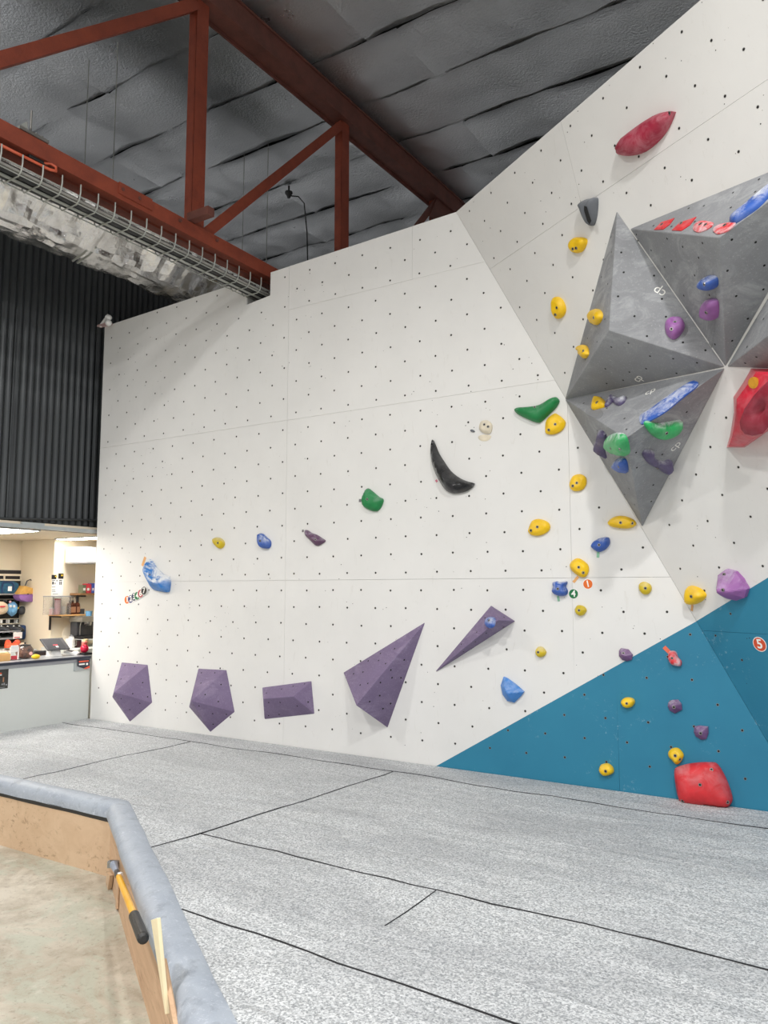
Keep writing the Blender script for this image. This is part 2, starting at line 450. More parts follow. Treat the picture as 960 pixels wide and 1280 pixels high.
# foam block under the mat skins
m = MB().prism([Vector((x, y, -.035)) for x, y in [(-6.56, 3.16), (-3.79, 3.19), (3.2, -1.37), (3.3, 4.98), (-6.56, 4.98)]], (0, 0, -.36))
m.build('foam_block', M_VDARK, floor)
def seam(pts, wob=.008, wdt=.0045):
    P = []
    for i in range(len(pts) - 1):
        a, b = V2(*pts[i]), V2(*pts[i + 1]); n = max(2, int((b - a).length / .12))
        d = (b - a).normalized(); nn = Vector((-d.y, d.x, 0))
        for k in range(n + (i == len(pts) - 2)):
            p = a.lerp(b, k / n); P.append(p + nn * wob * (noise.noise(p * 1.7) * 2.2 + noise.noise(p * 5)) + Vector((0, 0, .0012)))
    MB().ring_tube(P, [wdt * (1 + .5 * noise.noise(p * 4)) for p in P], 6, flat=.45).build('seam', M_SEAM, floor)
seam([(-6.56, 4.70), (-4.9, 4.70), (-2.84, 4.68), (-1.2, 4.63), (3.3, 4.6)], .02)
seam([(-4.85, 3.19), (-4.84, 4.68)], .02)
seam([(-3.02, 2.70), (-2.86, 4.68)], .012)
seam([(-2.985, 2.985), (-1.6, 2.975), (-.35, 2.955), (3.3, 2.95)], .016)
seam([(-1.60, 2.975), (-1.60, 2.56)], .008, .003)
seam([(-2.36, 2.265), (-.94, 2.21), (3.3, 2.0)], .012)

# padded vinyl edge, swept along the rim, and the timber fascia below it
def rim(a, b, prof, mat, name, na=None, nb=None, n=40, wob=0.0):
    a, b = V2(*a), V2(*b); d = (b - a).normalized(); nn = Vector((d.y, -d.x, 0))    # towards the pit
    na = na or nn; nb = nb or nn
    m = MB(); rows = []
    for i in range(n + 1):
        p = a.lerp(b, i / n); q = na.lerp(nb, i / n)
        if i == 0: q = na / max(.3, na.dot(nn))
        elif i == n: q = nb / max(.3, nb.dot(nn))
        else: q = nn
        rows.append([p + q * (o + wob * noise.noise(Vector((p.x * 3, p.y * 3, k * .7)))) + Vector((0, 0, z + wob * .8 * noise.noise(Vector((p.x * 4, p.y * 4, k))))) for k, (o, z) in enumerate(prof)])
    L = len(prof)
    m.v = [p for r in rows for p in r]
    m.f = [(i * L + k, i * L + k + 1, (i + 1) * L + k + 1, (i + 1) * L + k) for i in range(n) for k in range(L - 1)]
    return m.build(name, mat, floor, smooth=True)
d1 = (V2(*EO[1]) - V2(*EO[0])).normalized(); d2 = (V2(*EO[2]) - V2(*EO[1])).normalized()
n1 = Vector((d1.y, -d1.x, 0)); n2 = Vector((d2.y, -d2.x, 0)); nm = (n1 + n2).normalized()
vp = [(-.012, .002), (.0, .007), (.03, .010), (.06, .008), (.085, -.002), (.1, -.02), (.106, -.042), (.108, -.07)]
rim(EO[0], EO[1], vp, M_VINYL, 'edge_padding', None, nm, 70, .006)
vp2 = [(-.012, .002), (.0, .008), (.035, .012), (.07, .009), (.098, -.004), (.115, -.024), (.121, -.045), (.119, -.062)]
rim(EO[1], EO[2], vp2, M_VINYL, 'edge_padding', nm, None, 110, .007)
rim(EO[0], EO[1], [(.105, -.066), (.103, -.088), (.092, -.1)], M_VDARK, 'padding_flap', None, nm, 70, .004)
rim(EO[1], EO[2], [(.112, -.056), (.109, -.07), (.095, -.08)], M_VDARK, 'padding_flap', nm, None, 110, .006)
for (xa, xb) in ((-9.5, -7.0), (-7.0, -3.79)):
    ya = 3.135 + (xa + 9.5) * .00788; yb = 3.135 + (xb + 9.5) * .00788
    MB().prism([Vector((xa + .001, ya - .095, -.4)), Vector((xb - .001 + (.03 if xb > -4 else 0), yb - .095, -.4)), Vector((xb + (.03 if xb > -4 else 0), yb - .095, -.055)), Vector((xa, ya - .095, -.055))], (0, .018, 0)).build('fascia_board', M_PLY, floor)
a = V2(*EO[1]) + nm * .098; 
for (s0, s1) in ((0, 2.44), (2.445, 4.9), (4.905, 8.2)):
    p0 = a + d2 * s0; p1 = a + d2 * s1
    MB().prism([p0 + Vector((0, 0, -.4)), p1 + Vector((0, 0, -.4)), p1 + Vector((0, 0, -.05)), p0 + Vector((0, 0, -.05))], -n2 * .018).build('fascia_board', M_PLY2, floor)

# ------------------------------------------------------------------ roof: foil blankets sagging between battens
def foil(name, c, rough=.34, bs=.35):
    t = NT(name); v = t.pos()
    col = t.mix(t.ramp(t.noise(v, 1.1, 4), .3, .7), c, tuple(x * .82 for x in c))
    ro = t.ramp(t.noise(v, 2.3, 4, .6), .3, .7, rough - .07, rough + .1)
    vv = t.n('ShaderNodeTexVoronoi', i_Vector=t.pos(stretch=(1, 1, 1)), i_Scale=16.0); 
    h = t.n('ShaderNodeMath', operation='ADD', i_0=t.mul(t.noise(v, 42, 4, .55, .2), 1.5), i_1=t.mul(t.noise(v, 120, 2), .2)).outputs[0]
    return t.out(col, ro, .92, h, bs * .55, .010)
M_FOIL = foil('roof_foil', (.88, .89, .90), .34, 1.0)
M_STEELROOF = plain('roof_sheet_dark', (.05, .05, .055), .7)
zr = lambda y: 6.27 + .026 * y
m = MB().prism([Vector((-15, -9, zr(-9) + .16)), Vector((7, -9, zr(-9) + .16)), Vector((7, 15, zr(15) + .16)), Vector((-15, 15, zr(15) + .16))], (0, 0, .05))
ceil = m.build('ceiling', M_STEELROOF, kind='structure')
BW = .842
def foil_sheet(x0, x1, y0, y1, seed, lip):
    nx = max(6, int((x1 - x0) / .09)); ny = 10; m = MB()
    for i in range(nx + 1):
        for j in range(ny + 1):
            x = x0 + (x1 - x0) * i / nx; t = j / ny; y = y0 + (y1 - y0) * t
            ph = ((x + .35) % 1.35) / 1.35
            s = -.045 * (4 * ph * (1 - ph)) ** .8 * (.6 + .6 * noise.noise(Vector((x * .5, y * .7, 1))))
            s += -.016 * math.sin(math.pi * t)
            s += .020 * noise.noise(Vector((x * 1.5, y * 1.5, seed * .13))) + .012 * noise.noise(Vector((x * 4.5, y * 3.2, seed)))
            s += .004 * noise.noise(Vector((x * 14, y * 9, seed)))
            if j == 0: s -= .012 + lip * max(0, noise.noise(Vector((x * .9, seed * 3.1, 0))) + .12)
            if i == 0: s -= .016
            yy = y + (.012 * noise.noise(Vector((x * 1.3, y0, 5))) if j in (0, ny) else 0)
            m.v.append(Vector((x, yy, zr(y) + .075 + s)))
    m.f = [(i * (ny + 1) + j, (i + 1) * (ny + 1) + j, (i + 1) * (ny + 1) + j + 1, i * (ny + 1) + j + 1) for i in range(nx) for j in range(ny)]
    m.build('foil_sheet', M_FOIL, ceil, smooth=True)
random.seed(11)
k = 0
for r in range(-5, 14):
    y0 = 4.02 + r * BW; x = -13.6 + random.uniform(0, 2)
    if r == 1: x = -13.2
    while x < 6:
        L = random.choice((2.7, 3.4, 4.05)); foil_sheet(x - .02, min(x + L, 7), y0 - .012, y0 + BW + .012, k, .045); x += L; k += 1
# dark gable end behind, well past the wall
MB().bb((-15, 14.8, -.4), (7, 15, 7)).build('wall_far', M_DARK, kind='structure')
M_SIDE = plain('dark_side_cladding', srgb(62, 66, 68), .6)
MB().bb((-15, 6.5, -.4), (-14.8, 14.8, 7)).build('wall_far_left', M_SIDE, kind='structure')
MB().bb((6.8, 5.6, -.4), (7, 14.8, 7)).build('wall_far_right', M_SIDE, kind='structure')

# ------------------------------------------------------------------ roof truss
def steel(name, c, c2):
    t = NT(name); v = t.pos()
    col = t.mix(t.ramp(t.noise(v, 6, 6, .7), .35, .7), c, c2)
    col = t.mix(t.ramp(t.noise(v, 30, 6, .75), .62, .74, 0, .5), col, tuple(x * .4 for x in c))
    return t.out(col, .6, 0, t.noise(v, 70, 4), .3, .003)
M_OX = steel('red_oxide_steel', srgb(146, 68, 46), srgb(120, 54, 38))
M_OXD = steel('brown_painted_steel', srgb(116, 68, 58), srgb(92, 56, 48))
TX = -4.386
truss = thing('roof_truss', 'red oxide steel roof truss crossing above the white climbing wall', 'truss', (TX - .05, 4.2, 4.05))
def bar(a, b, wd, th, name, mat, parent, side=Vector((1, 0, 0)), flange=True):
    """angle section from a to b: a plate facing +X and a flange folded back from its lower edge"""
    a, b = Vector(a), Vector(b); d = (b - a).normalized(); up = side.cross(d).normalized()
    m = MB()
    def slab(o0, o1, s0, s1):
        q = [a + up * o0 + side * s0, a + up * o1 + side * s0, a + up * o1 + side * s1, a + up * o0 + side * s1]
        m.prism(q, b - a)
    slab(-wd / 2, wd / 2, -th, 0)
    if flange:
        slab(-wd / 2, -wd / 2 + th, -wd * .9, -th)
    return m.build(name, mat, parent)
# bottom chord: two angles with an air gap
m = MB(); m.bb((TX - .010, -3, 4.045), (TX, 9.6, 4.15)); m.bb((TX - .085, -3, 4.035), (TX, 9.6, 4.046))
m.build('bottom_chord', M_OX, truss)
m = MB(); m.bb((TX - .125, -3, 4.046), (TX - .115, 9.6, 4.15)); m.bb((TX - .20, -3, 4.035), (TX - .115, 9.6, 4.046))
m.build('bottom_chord', M_OX, truss)
zc = lambda y: zr(y) - .005
m = MB()
for (x0, x1, o0, o1) in ((TX - .012, TX, -.24, -.02), (TX - .15, TX + .02, -.262, -.24), (TX - .15, TX + .02, -.03, -.012)):
    m.prism([Vector((x0, -3, zc(-3) + o0)), Vector((x1, -3, zc(-3) + o0)), Vector((x1, -3, zc(-3) + o1)), Vector((x0, -3, zc(-3) + o1))], (0, 12.2, .026 * 12.2))
m.build('top_chord', M_OXD, truss)
m = MB(); m.prism([Vector((TX - .16, -3, zc(-3) - .30)), Vector((TX - .145, -3, zc(-3) - .30)), Vector((TX - .145, -3, zc(-3) - .06)), Vector((TX - .16, -3, zc(-3) - .06))], (0, 12.2, .026 * 12.2))
m.build('top_chord', M_OXD, truss)
for y in (.1, 2.14, 4.225, 6.285, 8.34):
    m = MB(); m.bb((TX - .045, y - .065, 4.13), (TX - .035, y + .065, zc(y) - .2)); m.bb((TX - .125, y - .065, 4.13), (TX - .04, y - .055, zc(y) - .2))
    m.build('web_post', M_OX, truss)
S = Vector((1, 0, 0))
def diag(y0, z0, y1, z1):
    bar((TX - .03, y0, z0), (TX - .03, y1, z1), .088, .010, 'web_diagonal', M_OX, truss)
diag(2.0, 4.06, 4.16, 6.06)
diag(4.30, 4.13, 6.22, 6.12)
diag(-.1, 4.06, 2.1, 6.0)
bar((TX - .03, 6.4, 4.13), (TX - .03, 8.3, 6.2), .088, .010, 'web_diagonal', M_OXD, truss)
MB().bb((TX - .03, 4.10, 4.16), (TX + .20, 4.17, 4.225)).build('angle_stub', M_OXD, truss)
m = MB()
for y in (4.0, 4.4, 3.45, 3.6):
    for z in (4.11,): m.ring_tube([(TX, y, z), (TX + .018, y, z)], .014, 6)
m.build('chord_bolts', M_OXD, truss, kind='stuff')
m = MB(); m.bb((TX - .0, 3.42, 4.07), (TX + .012, 3.72, 4.155)); m.build('splice_plate', M_OX, truss)

# knee piece where the chord meets the wall top
MB().prism([Vector((TX - .04, 8.1, zc(8.1) - .55)), Vector((TX - .04, 8.3, zc(8.1) - .2)), Vector((TX - .04, 8.9, zc(8.1) - .2)), Vector((TX - .04, 8.9, zc(8.1) - .6))], (.03, 0, 0)).build('end_gusset', M_OXD, truss)

# ------------------------------------------------------------------ wire basket cable tray
M_GALV = plain('pale_galvanised_wire', srgb(168, 170, 164), .45, .3)
M_CABLE = plain('grey_cable', srgb(150, 148, 142), .55)
M_BLKC = plain('black_cable_and_gap_fill', (.02, .02, .02), .5)
M_CORAL = plain('coral_conduit', srgb(206, 96, 66), .45)
tray = thing('cable_tray', 'galvanised wire basket cable tray running below the red truss into the wall notch', 'cable tray', (TX - .1, 3.5, 3.86))
Y0, Y1 = .4, 6.2
m = MB(); m.bb((TX - .135, Y0, 3.866), (TX - .105, Y1, 3.872)); m.build('flat_bar', M_GALV, tray)
wires = [(TX - .015, 3.915), (TX - .03, 3.868), (TX - .20, 3.868), (TX - .215, 3.92)]
for x, z in wires: MB().ring_tube([(x, Y0, z), (x, Y1, z)], .0045, 6).build('long_wire', M_GALV, tray)
y = .57
while y < 6.1:
    MB().ring_tube([(TX + .0, y, 3.992), (TX + .0, y, 3.935), (TX - .012, y, 3.885), (TX - .04, y, 3.862), (TX - .20, y, 3.862), (TX - .222, y, 3.885), (TX - .225, y, 3.95)], .0052, 6).build('rung', M_GALV, tray)
    y += .1415
for k, (x, z, r, mt, nm2) in enumerate([(TX - .035, 3.893, .011, M_CABLE, 'grey_cable'), (TX - .06, 3.888, .008, M_CABLE, 'grey_cable'), (TX - .165, 3.902, .034, M_BLKC, 'black_cable_and_gap_fill'), (TX - .090, 3.906, .036, M_BLKC, 'black_cable_and_gap_fill')]):  # the two black runs fill the tray gaps as painted-in darkness
    pts = [Vector((x + .006 * noise.noise(Vector((k, yy * 1.3, 0))), yy, z + .004 * noise.noise(Vector((k + 9, yy * 2, 0))))) for yy in [Y0 + (Y1 - Y0) * i / 40 for i in range(41)]]
    props(MB().ring_tube(pts, r, 6).build('cable', mt, None, True, label=['thick grey cable nearest the truss in the wire tray', 'thin grey cable beside the thick one in the wire tray', 'thick black fill for the dark gap along the outer side of the wire tray', 'thick black fill for the dark gap along the middle of the wire tray'][k], cat='cable', group='cables in the wire tray'))
pts = [onX(0, 181, TX - .02), onX(30, 196, TX - .02), onX(50, 206, TX - .02), onX(62, 212, TX + .0), onX(70, 214, TX + .01), onX(70, 209, TX), onX(63, 204.5, TX - .01), onX(54, 204, TX - .03)]
MB().ring_tube(pts, .010, 8).build('orange_conduit', M_CORAL, None, True, label='coral orange conduit loop between red truss and wire tray', cat='conduit')
c = onX(45, 199, TX - .05)
MB().box(c, (.06, .13, .05)).build('junction_box', M_BLKC, None, bevel=.006, label='small black junction box below the red truss chord', cat='box')
# bracket on top of the chord
br = thing('bracket', 'grey steel bracket with threaded rod on the truss chord', 'bracket', (TX - .05, 2.75, 4.15))
MB().bb((TX - .1, 2.66, 4.152), (TX + .01, 2.86, 4.172)).build('base_plate', M_NUT, br)
MB().ring_tube([(TX - .04, 2.76, 4.17), (TX - .04, 2.76, 4.34)], .007, 8).build('threaded_rod', M_NUT, br)
MB().prism([Vector((TX, 2.64, 4.152)), Vector((TX, 2.72, 4.152)), Vector((TX, 2.71, 4.23))], (-.012, 0, 0)).build('gusset', M_GALV, br)
for dy in (0, .07): MB().lathe((TX - .04, 2.80 + dy * .6, 4.172), [(.016, 0), (.016, .018), (.008, .022), (.008, .035)], 8).build('nut', M_NUT, br)

# ------------------------------------------------------------------ crumpled foil duct
def ductfoil():
    t = NT('duct_foil'); v = t.pos()
    vo = t.n('ShaderNodeTexNoise', i_Vector=v, i_Scale=3.2, i_Detail=5.0, i_Roughness=.55, i_Distortion=.8, noise_type='RIDGED_MULTIFRACTAL').outputs['Fac']
    h = t.n('ShaderNodeMath', operation='ADD', i_0=vo, i_1=t.mul(t.noise(v, 17, 5, .7, 1.0), .3)).outputs[0]
    return t.out((.80, .78, .75), t.ramp(t.noise(v, 4, 3), .3, .7, .13, .24), .95, h, .9, .035)
M_DUCT = ductfoil()
duct = thing('foil_duct', 'crumpled silver foil wrapped air duct hanging above the dark cladding', 'duct', (-5.83, 3.6, 4.15))
m = MB(); NY, NK = 240, 44
cx, cz, rx, rz = -5.80, 4.48, .30, .30
for i in range(NY + 1):
    y = -.5 + 7.6 * i / NY
    bulge = 1 + .05 * math.sin(y * 2.2 + .4) + .03 * math.sin(y * 5.1)
    for k in range(NK):
        a = 2 * math.pi * k / NK; p = Vector((math.cos(a), 0, math.sin(a)))
        q = Vector((math.cos(a) * .8, y * 1.0, math.sin(a) * .8))
        r = bulge + .10 * noise.noise(q * 2.2) + .16 * abs(noise.noise(q * 4)) - .06 + .06 * abs(noise.noise(q * 9)) - .02 * abs(noise.noise(q * 19))
        m.v.append(Vector((cx + rx * r * math.cos(a), y, cz + rz * r * math.sin(a))))
m.f = [(i * NK + k, i * NK + (k + 1) % NK, (i + 1) * NK + (k + 1) % NK, (i + 1) * NK + k) for i in range(NY) for k in range(NK)]
sm_angle(m.build('foil_wrap', M_DUCT, duct), 12)
# the looser upper sheet hanging beside the tray
m = MB(); NY, NK = 180, 8
for i in range(NY + 1):
    y = -.5 + 6.6 * i / NY
    for k in range(NK + 1):
        t = k / NK
        x = -5.30 - .24 * t + .03 * noise.noise(Vector((y * 3.1, t * 1.2, 4))) + .12 * abs(noise.noise(Vector((y * 4.6, t * 1.2, 1)))) + .05 * abs(noise.noise(Vector((y * 11, t * 3, 7))))
        z = 4.50 - .33 * t + .03 * noise.noise(Vector((y * 1.6, 0, 8)))* t
        m.v.append(Vector((x, y, z)))
m.f = [(i * (NK + 1) + k, i * (NK + 1) + k + 1, (i + 1) * (NK + 1) + k + 1, (i + 1) * (NK + 1) + k) for i in range(NY) for k in range(NK)]
o = m.build('foil_sheet', M_DUCT, duct); sm_angle(o, 14)
for yy in (4.05, 4.10): MB().ring_tube([(-5.50, yy - .02, 4.20), (-5.62, yy, 4.165), (-5.80, yy + .02, 4.145)], .010, 6).build('hanger_strap', M_GALV, duct)

# suspension wires from the roof
wi = 0
wl = {0: 'leftmost thin suspension wire hanging left of the near truss post', 1: 'thin suspension wire second from left near the truss post', 2: 'thin suspension wire left of the truss diagonal over the wall', 3: 'thin suspension wire right under the truss diagonal over the wall', 4: 'thin short wire between far truss post and chord end'}
for (tx, ty, by) in ((111, 80, 215), (147, 62, 235), (305, 207, 320), (335, 197, 345), (467, 282, 320)):
    p = onZ(tx, ty, 6.38)
    if ty > 250: p = onY(tx, ty, 9.5)
    q = Vector((p.x, p.y, 4.5)); p = Vector((p.x, p.y, zr(p.y) + .2))
    MB().ring_tube([q, p], .005, 5).build('suspension_wire', M_GALV, None, label=wl[wi], cat='wire', group='suspension wires below the roof'); wi += 1
p = onZ(361, 240, 6.43)

sd = thing('heat_detector', 'small black detector with hanging cable on the foil roof', 'detector', p)
MB().lathe(p + Vector((0, 0, -.02)), [(.012, .26), (.012, .03), (.05, .02), (.05, 0), (.03, -.03), (.02, -.06)], 12).build('sensor_head', M_BLKC, sd)
MB().ring_tube([p + Vector(v) for v in ((0, 0, -.05), (.08, .1, -.04), (.13, .16, -.12), (.15, .2, -.5), (.17, .22, -1.4), (.17, .24, -2.2))], .009, 6).build('cable', M_BLKC, sd)

# ------------------------------------------------------------------ dark corrugated cladding on the left
def clad():
    t = NT('charcoal_corrugated'); v = t.pos()
    col = t.mix(t.ramp(t.noise(t.pos(stretch=(3, 3, .3)), 5, 4), .3, .7), srgb(64, 68, 70), srgb(54, 57, 60))
    return t.out(col, .45, .2)
M_CLAD = clad()
m = MB(); ya, yb = -9, 7.6; pitch = .0745; CX = -6.72
n = int((yb - ya) / pitch * 6)
for i in range(n + 1):
    y = ya + i * pitch / 6; ph = (i % 6) / 6
    x = CX + .0105 * math.cos(2 * math.pi * ph)
    m.v += [Vector((x, y, 1.90)), Vector((x, y, 5.38))]
m.f = [(2 * i, 2 * i + 2, 2 * i + 3, 2 * i + 1) for i in range(n)]
wl_ = m.build('wall_left', M_CLAD, kind='structure')
MB().ring_tube([(CX + .03, .2, 1.86), (CX + .03, 4.067, 1.905), (CX + .03, 5.15, 1.972), (CX + .03, 7, 2.0)], .012, 8).build('bottom_rail', M_CLAD, wl_)
MB().bb((CX - .04, ya, 1.83), (CX - .02, yb, 5.6)).build('gap_shade_sheet', M_DARK, wl_)  # near-black sheet stands for shade in the gaps at the cladding edges
for (px_, py_) in ((8.5, 640), (113, 640)):
    q = onX(px_, py_, CX + .02)
    MB().ring_tube([(q.x, q.y, 1.86), (q.x, q.y, 3.9)], .007, 6).build('conduit', M_CLAD, wl_)

# ------------------------------------------------------------------ volumes bolted to the wall
def zz(pts, ox, oy, s): return [(ox + x / s, oy + y / s) for x, y in pts]
HOST = {'W1': (PL1, None), 'W2': (PL2, None)}
def volume(name, label, pl, base, peaks, faces, mat, key, group=None, holes=9, lift=0.0):
    """base: pixels on the wall plane; peaks: (pixel, height above the wall); faces index base then peaks"""
    P = [onP(x, y, pl, lift) for x, y in base] + [onP(p[0][0], p[0][1], pl, p[1]) for p in peaks]
    m = MB().poly(P, faces)
    # closing skirt into the wall plane
    o = m.build(name, mat, None, bevel=.006, label=label, cat='volume', group=group, seg=3)
    sm_angle(o, 25)
    org = Vector(o['org'])
    fp = []
    for f in faces[:-1]:
        q = [P[i] for i in f]; nn = (q[1] - q[0]).cross(q[2] - q[0]).normalized()
        if nn.dot(CAM - q[0]) < 0: nn = -nn
        fp.append((q, nn))
    mh = MB(); rnd = random.Random(len(label))
    for q, nn in fp:
        cnt = 0; used = []; tri = [(q[0], q[i], q[i + 1]) for i in range(1, len(q) - 1)]
        for _ in range(200):
            if cnt >= holes: break
            a, b, c = rnd.choice(tri); r1, r2 = sorted((rnd.random(), rnd.random()))
            p = a * r1 + b * (r2 - r1) + c * (1 - r2)
            if min(((q[(i + 1) % len(q)] - q[i]).cross(p - q[i])).length / max(1e-6, (q[(i + 1) % len(q)] - q[i]).length) for i in range(len(q))) > .03 and all((p - o_).length > .11 for o_ in used):
                disc(mh, p, nn, .0062, 8, .0015); cnt += 1; used.append(p)
    mh.build('bolt_holes', M_HOLE, o, kind='stuff')
    bt = BVHTree.FromPolygons([tuple(p) for p in P], [tuple(f) for f in faces])
    HOST[key] = (None, bt)
    return o
def hostplane(key, px_, py_):
    pl, bt = HOST[key]
    if pl: return pl
    loc, n, i, d = bt.ray_cast(CAM, ray(px_, py_).normalized())
    if loc is None: raise RuntimeError('miss %s %s %s' % (key, px_, py_))
    if n.dot(CAM - loc) < 0: n = -n
    return (n, n.dot(loc))
def onH(key, x, y, off=0): 
    pl = hostplane(key, x, y); return onP(x, y, pl, off), pl

PYR = [(0, 1, 3), (1, 2, 3), (2, 0, 3), (2, 1, 0)]
vA = volume('pyramid_volume', 'tall grey pyramid volume on the overhang, its top tip pointing up', PL2, [(771, 263), (706, 500), (907, 459)], [((761, 413), .32)], PYR, M_GREYVOL, 'A', 'grey pyramid volumes on the overhang', 11)
vB = volume('pyramid_volume', 'grey pyramid volume hanging lowest, its tip pointing down at the panel fold', PL2, [(706, 499), (803, 659), (907, 459.5)], [((782, 548), .46)], PYR, M_GREYVOL, 'B', 'grey pyramid volumes on the overhang', 8)
vC = volume('pyramid_volume', 'large grey pyramid volume at upper right with four red jibs along its top face', PL2, [(787, 286), (907, 459), (1074, 168)], [((899, 297), .36)], PYR, M_GREYVOL, 'C', 'grey pyramid volumes on the overhang', 16)
vD = volume('pyramid_volume', 'grey pyramid volume cut by the right edge of the photo above the red macro', PL2, [(908, 459), (1030, 463), (1030, 255)], [((985, 401), .30)], PYR, M_GREYVOL, 'D', 'grey pyramid volumes on the overhang', 6)

q = lambda pts: zz(pts, 110, 680, 3.2)
G3 = 'mauve volumes low on the white wall'
volume('pentagon_volume', 'leftmost mauve pentagonal volume low on the white wall', PL1, q([(135, 472), (240, 482), (258, 635), (168, 712), (97, 612)]), [(q([(104, 593)])[0], .17)],
       [(0, 1, 5), (1, 2, 5), (2, 3, 5), (3, 4, 5), (4, 0, 5), (4, 3, 2, 1, 0)], M_PURPVOL, 'V1', G3, 5)
volume('pentagon_volume', 'mauve pentagonal volume second from left, between its twin and the wedge', PL1, q([(442, 497), (555, 503), (588, 672), (490, 753), (404, 652)]), [(q([(414, 627)])[0], .18)],
       [(0, 1, 5), (1, 2, 5), (2, 3, 5), (3, 4, 5), (4, 0, 5), (4, 3, 2, 1, 0)], M_PURPVOL, 'V2', G3, 6)
volume('wedge_volume', 'mauve rectangular roof-shaped volume, third from left low on the white wall', PL1, q([(697, 573), (895, 547), (907, 680), (706, 702)]), [(q([(701, 619)])[0], .12), (q([(820, 610)])[0], .14)],
       [(0, 1, 5, 4), (1, 2, 5), (2, 3, 4, 5), (3, 0, 4), (3, 2, 1, 0)], M_PURPVOL, 'V3', G3, 6)
q = lambda pts: zz(pts, 400, 740, 960 / 280)
a, b_, c_, d_ = q([(452, 128), (100, 345), (155, 486), (290, 582)])
# big kite: tip and left corner on the wall, the two lower corners stand proud
P = [onP(*a, PL1), onP(*b_, PL1), onP(*c_, PL1, .29), onP(*d_, PL1)]
m = MB().poly(P, [(0, 1, 2), (0, 2, 3), (1, 3, 2), (0, 3, 1)])
o = m.build('kite_volume', M_PURPVOL, None, bevel=.004, label='large mauve kite-shaped volume with a sharp tip pointing up right', cat='volume', group=G3); sm_angle(o, 25)
mh = MB()
for f in ((0, 1, 2), (0, 2, 3)):
    A_, B_, C_ = [P[i] for i in f]; nn = (B_ - A_).cross(C_ - A_).normalized()
    if nn.dot(CAM - A_) < 0: nn = -nn
    for r1, r2 in ((.2, .4), (.35, .6), (.15, .8), (.5, .8), (.3, .88), (.6, .7), (.12, .55), (.7, .9), (.45, .55)):
        disc(mh, A_ * (1 - r2) + B_ * r1 + C_ * (r2 - r1), nn, .007, 8, .0015)
mh.build('bolt_holes', M_HOLE, o, kind='stuff')
base = q([(733, 57), (838, 125), (485, 351)])
volume('prism_volume', 'slim mauve prism volume carrying a small blue hold near its top', PL1, base, [(q([(765, 120)])[0], .18)], [(0, 2, 3), (1, 0, 3), (2, 1, 3), (2, 0, 1)], M_PURPVOL, 'P2', G3, 6)

# ------------------------------------------------------------------ holds
def smooth_poly(pts, n=3):
    N = len(pts); out = []
    for i in range(N):
        p0, p1, p2, p3 = [Vector(pts[(i + k) % N]) for k in (-1, 0, 1, 2)]
        for k in range(n):
            t = k / n
            out.append(.5 * ((2 * p1) + (p2 - p0) * t + (2 * p0 - 5 * p1 + 4 * p2 - p3) * t * t + (3 * p1 - p0 - 3 * p2 + p3) * t ** 3))
    return out
def pt_in(p, poly):
    c = False; j = len(poly) - 1
    for i in range(len(poly)):
        if (poly[i].y > p.y) != (poly[j].y > p.y) and p.x < (poly[j].x - poly[i].x) * (p.y - poly[i].y) / (poly[j].y - poly[i].y) + poly[i].x: c = not c
        j = i
    return c
def seg_d(p, a, b):
    ab = b - a; t = max(0, min(1, (p - a).dot(ab) / max(1e-12, ab.dot(ab)))); return (p - a - ab * t).length
HC = {}
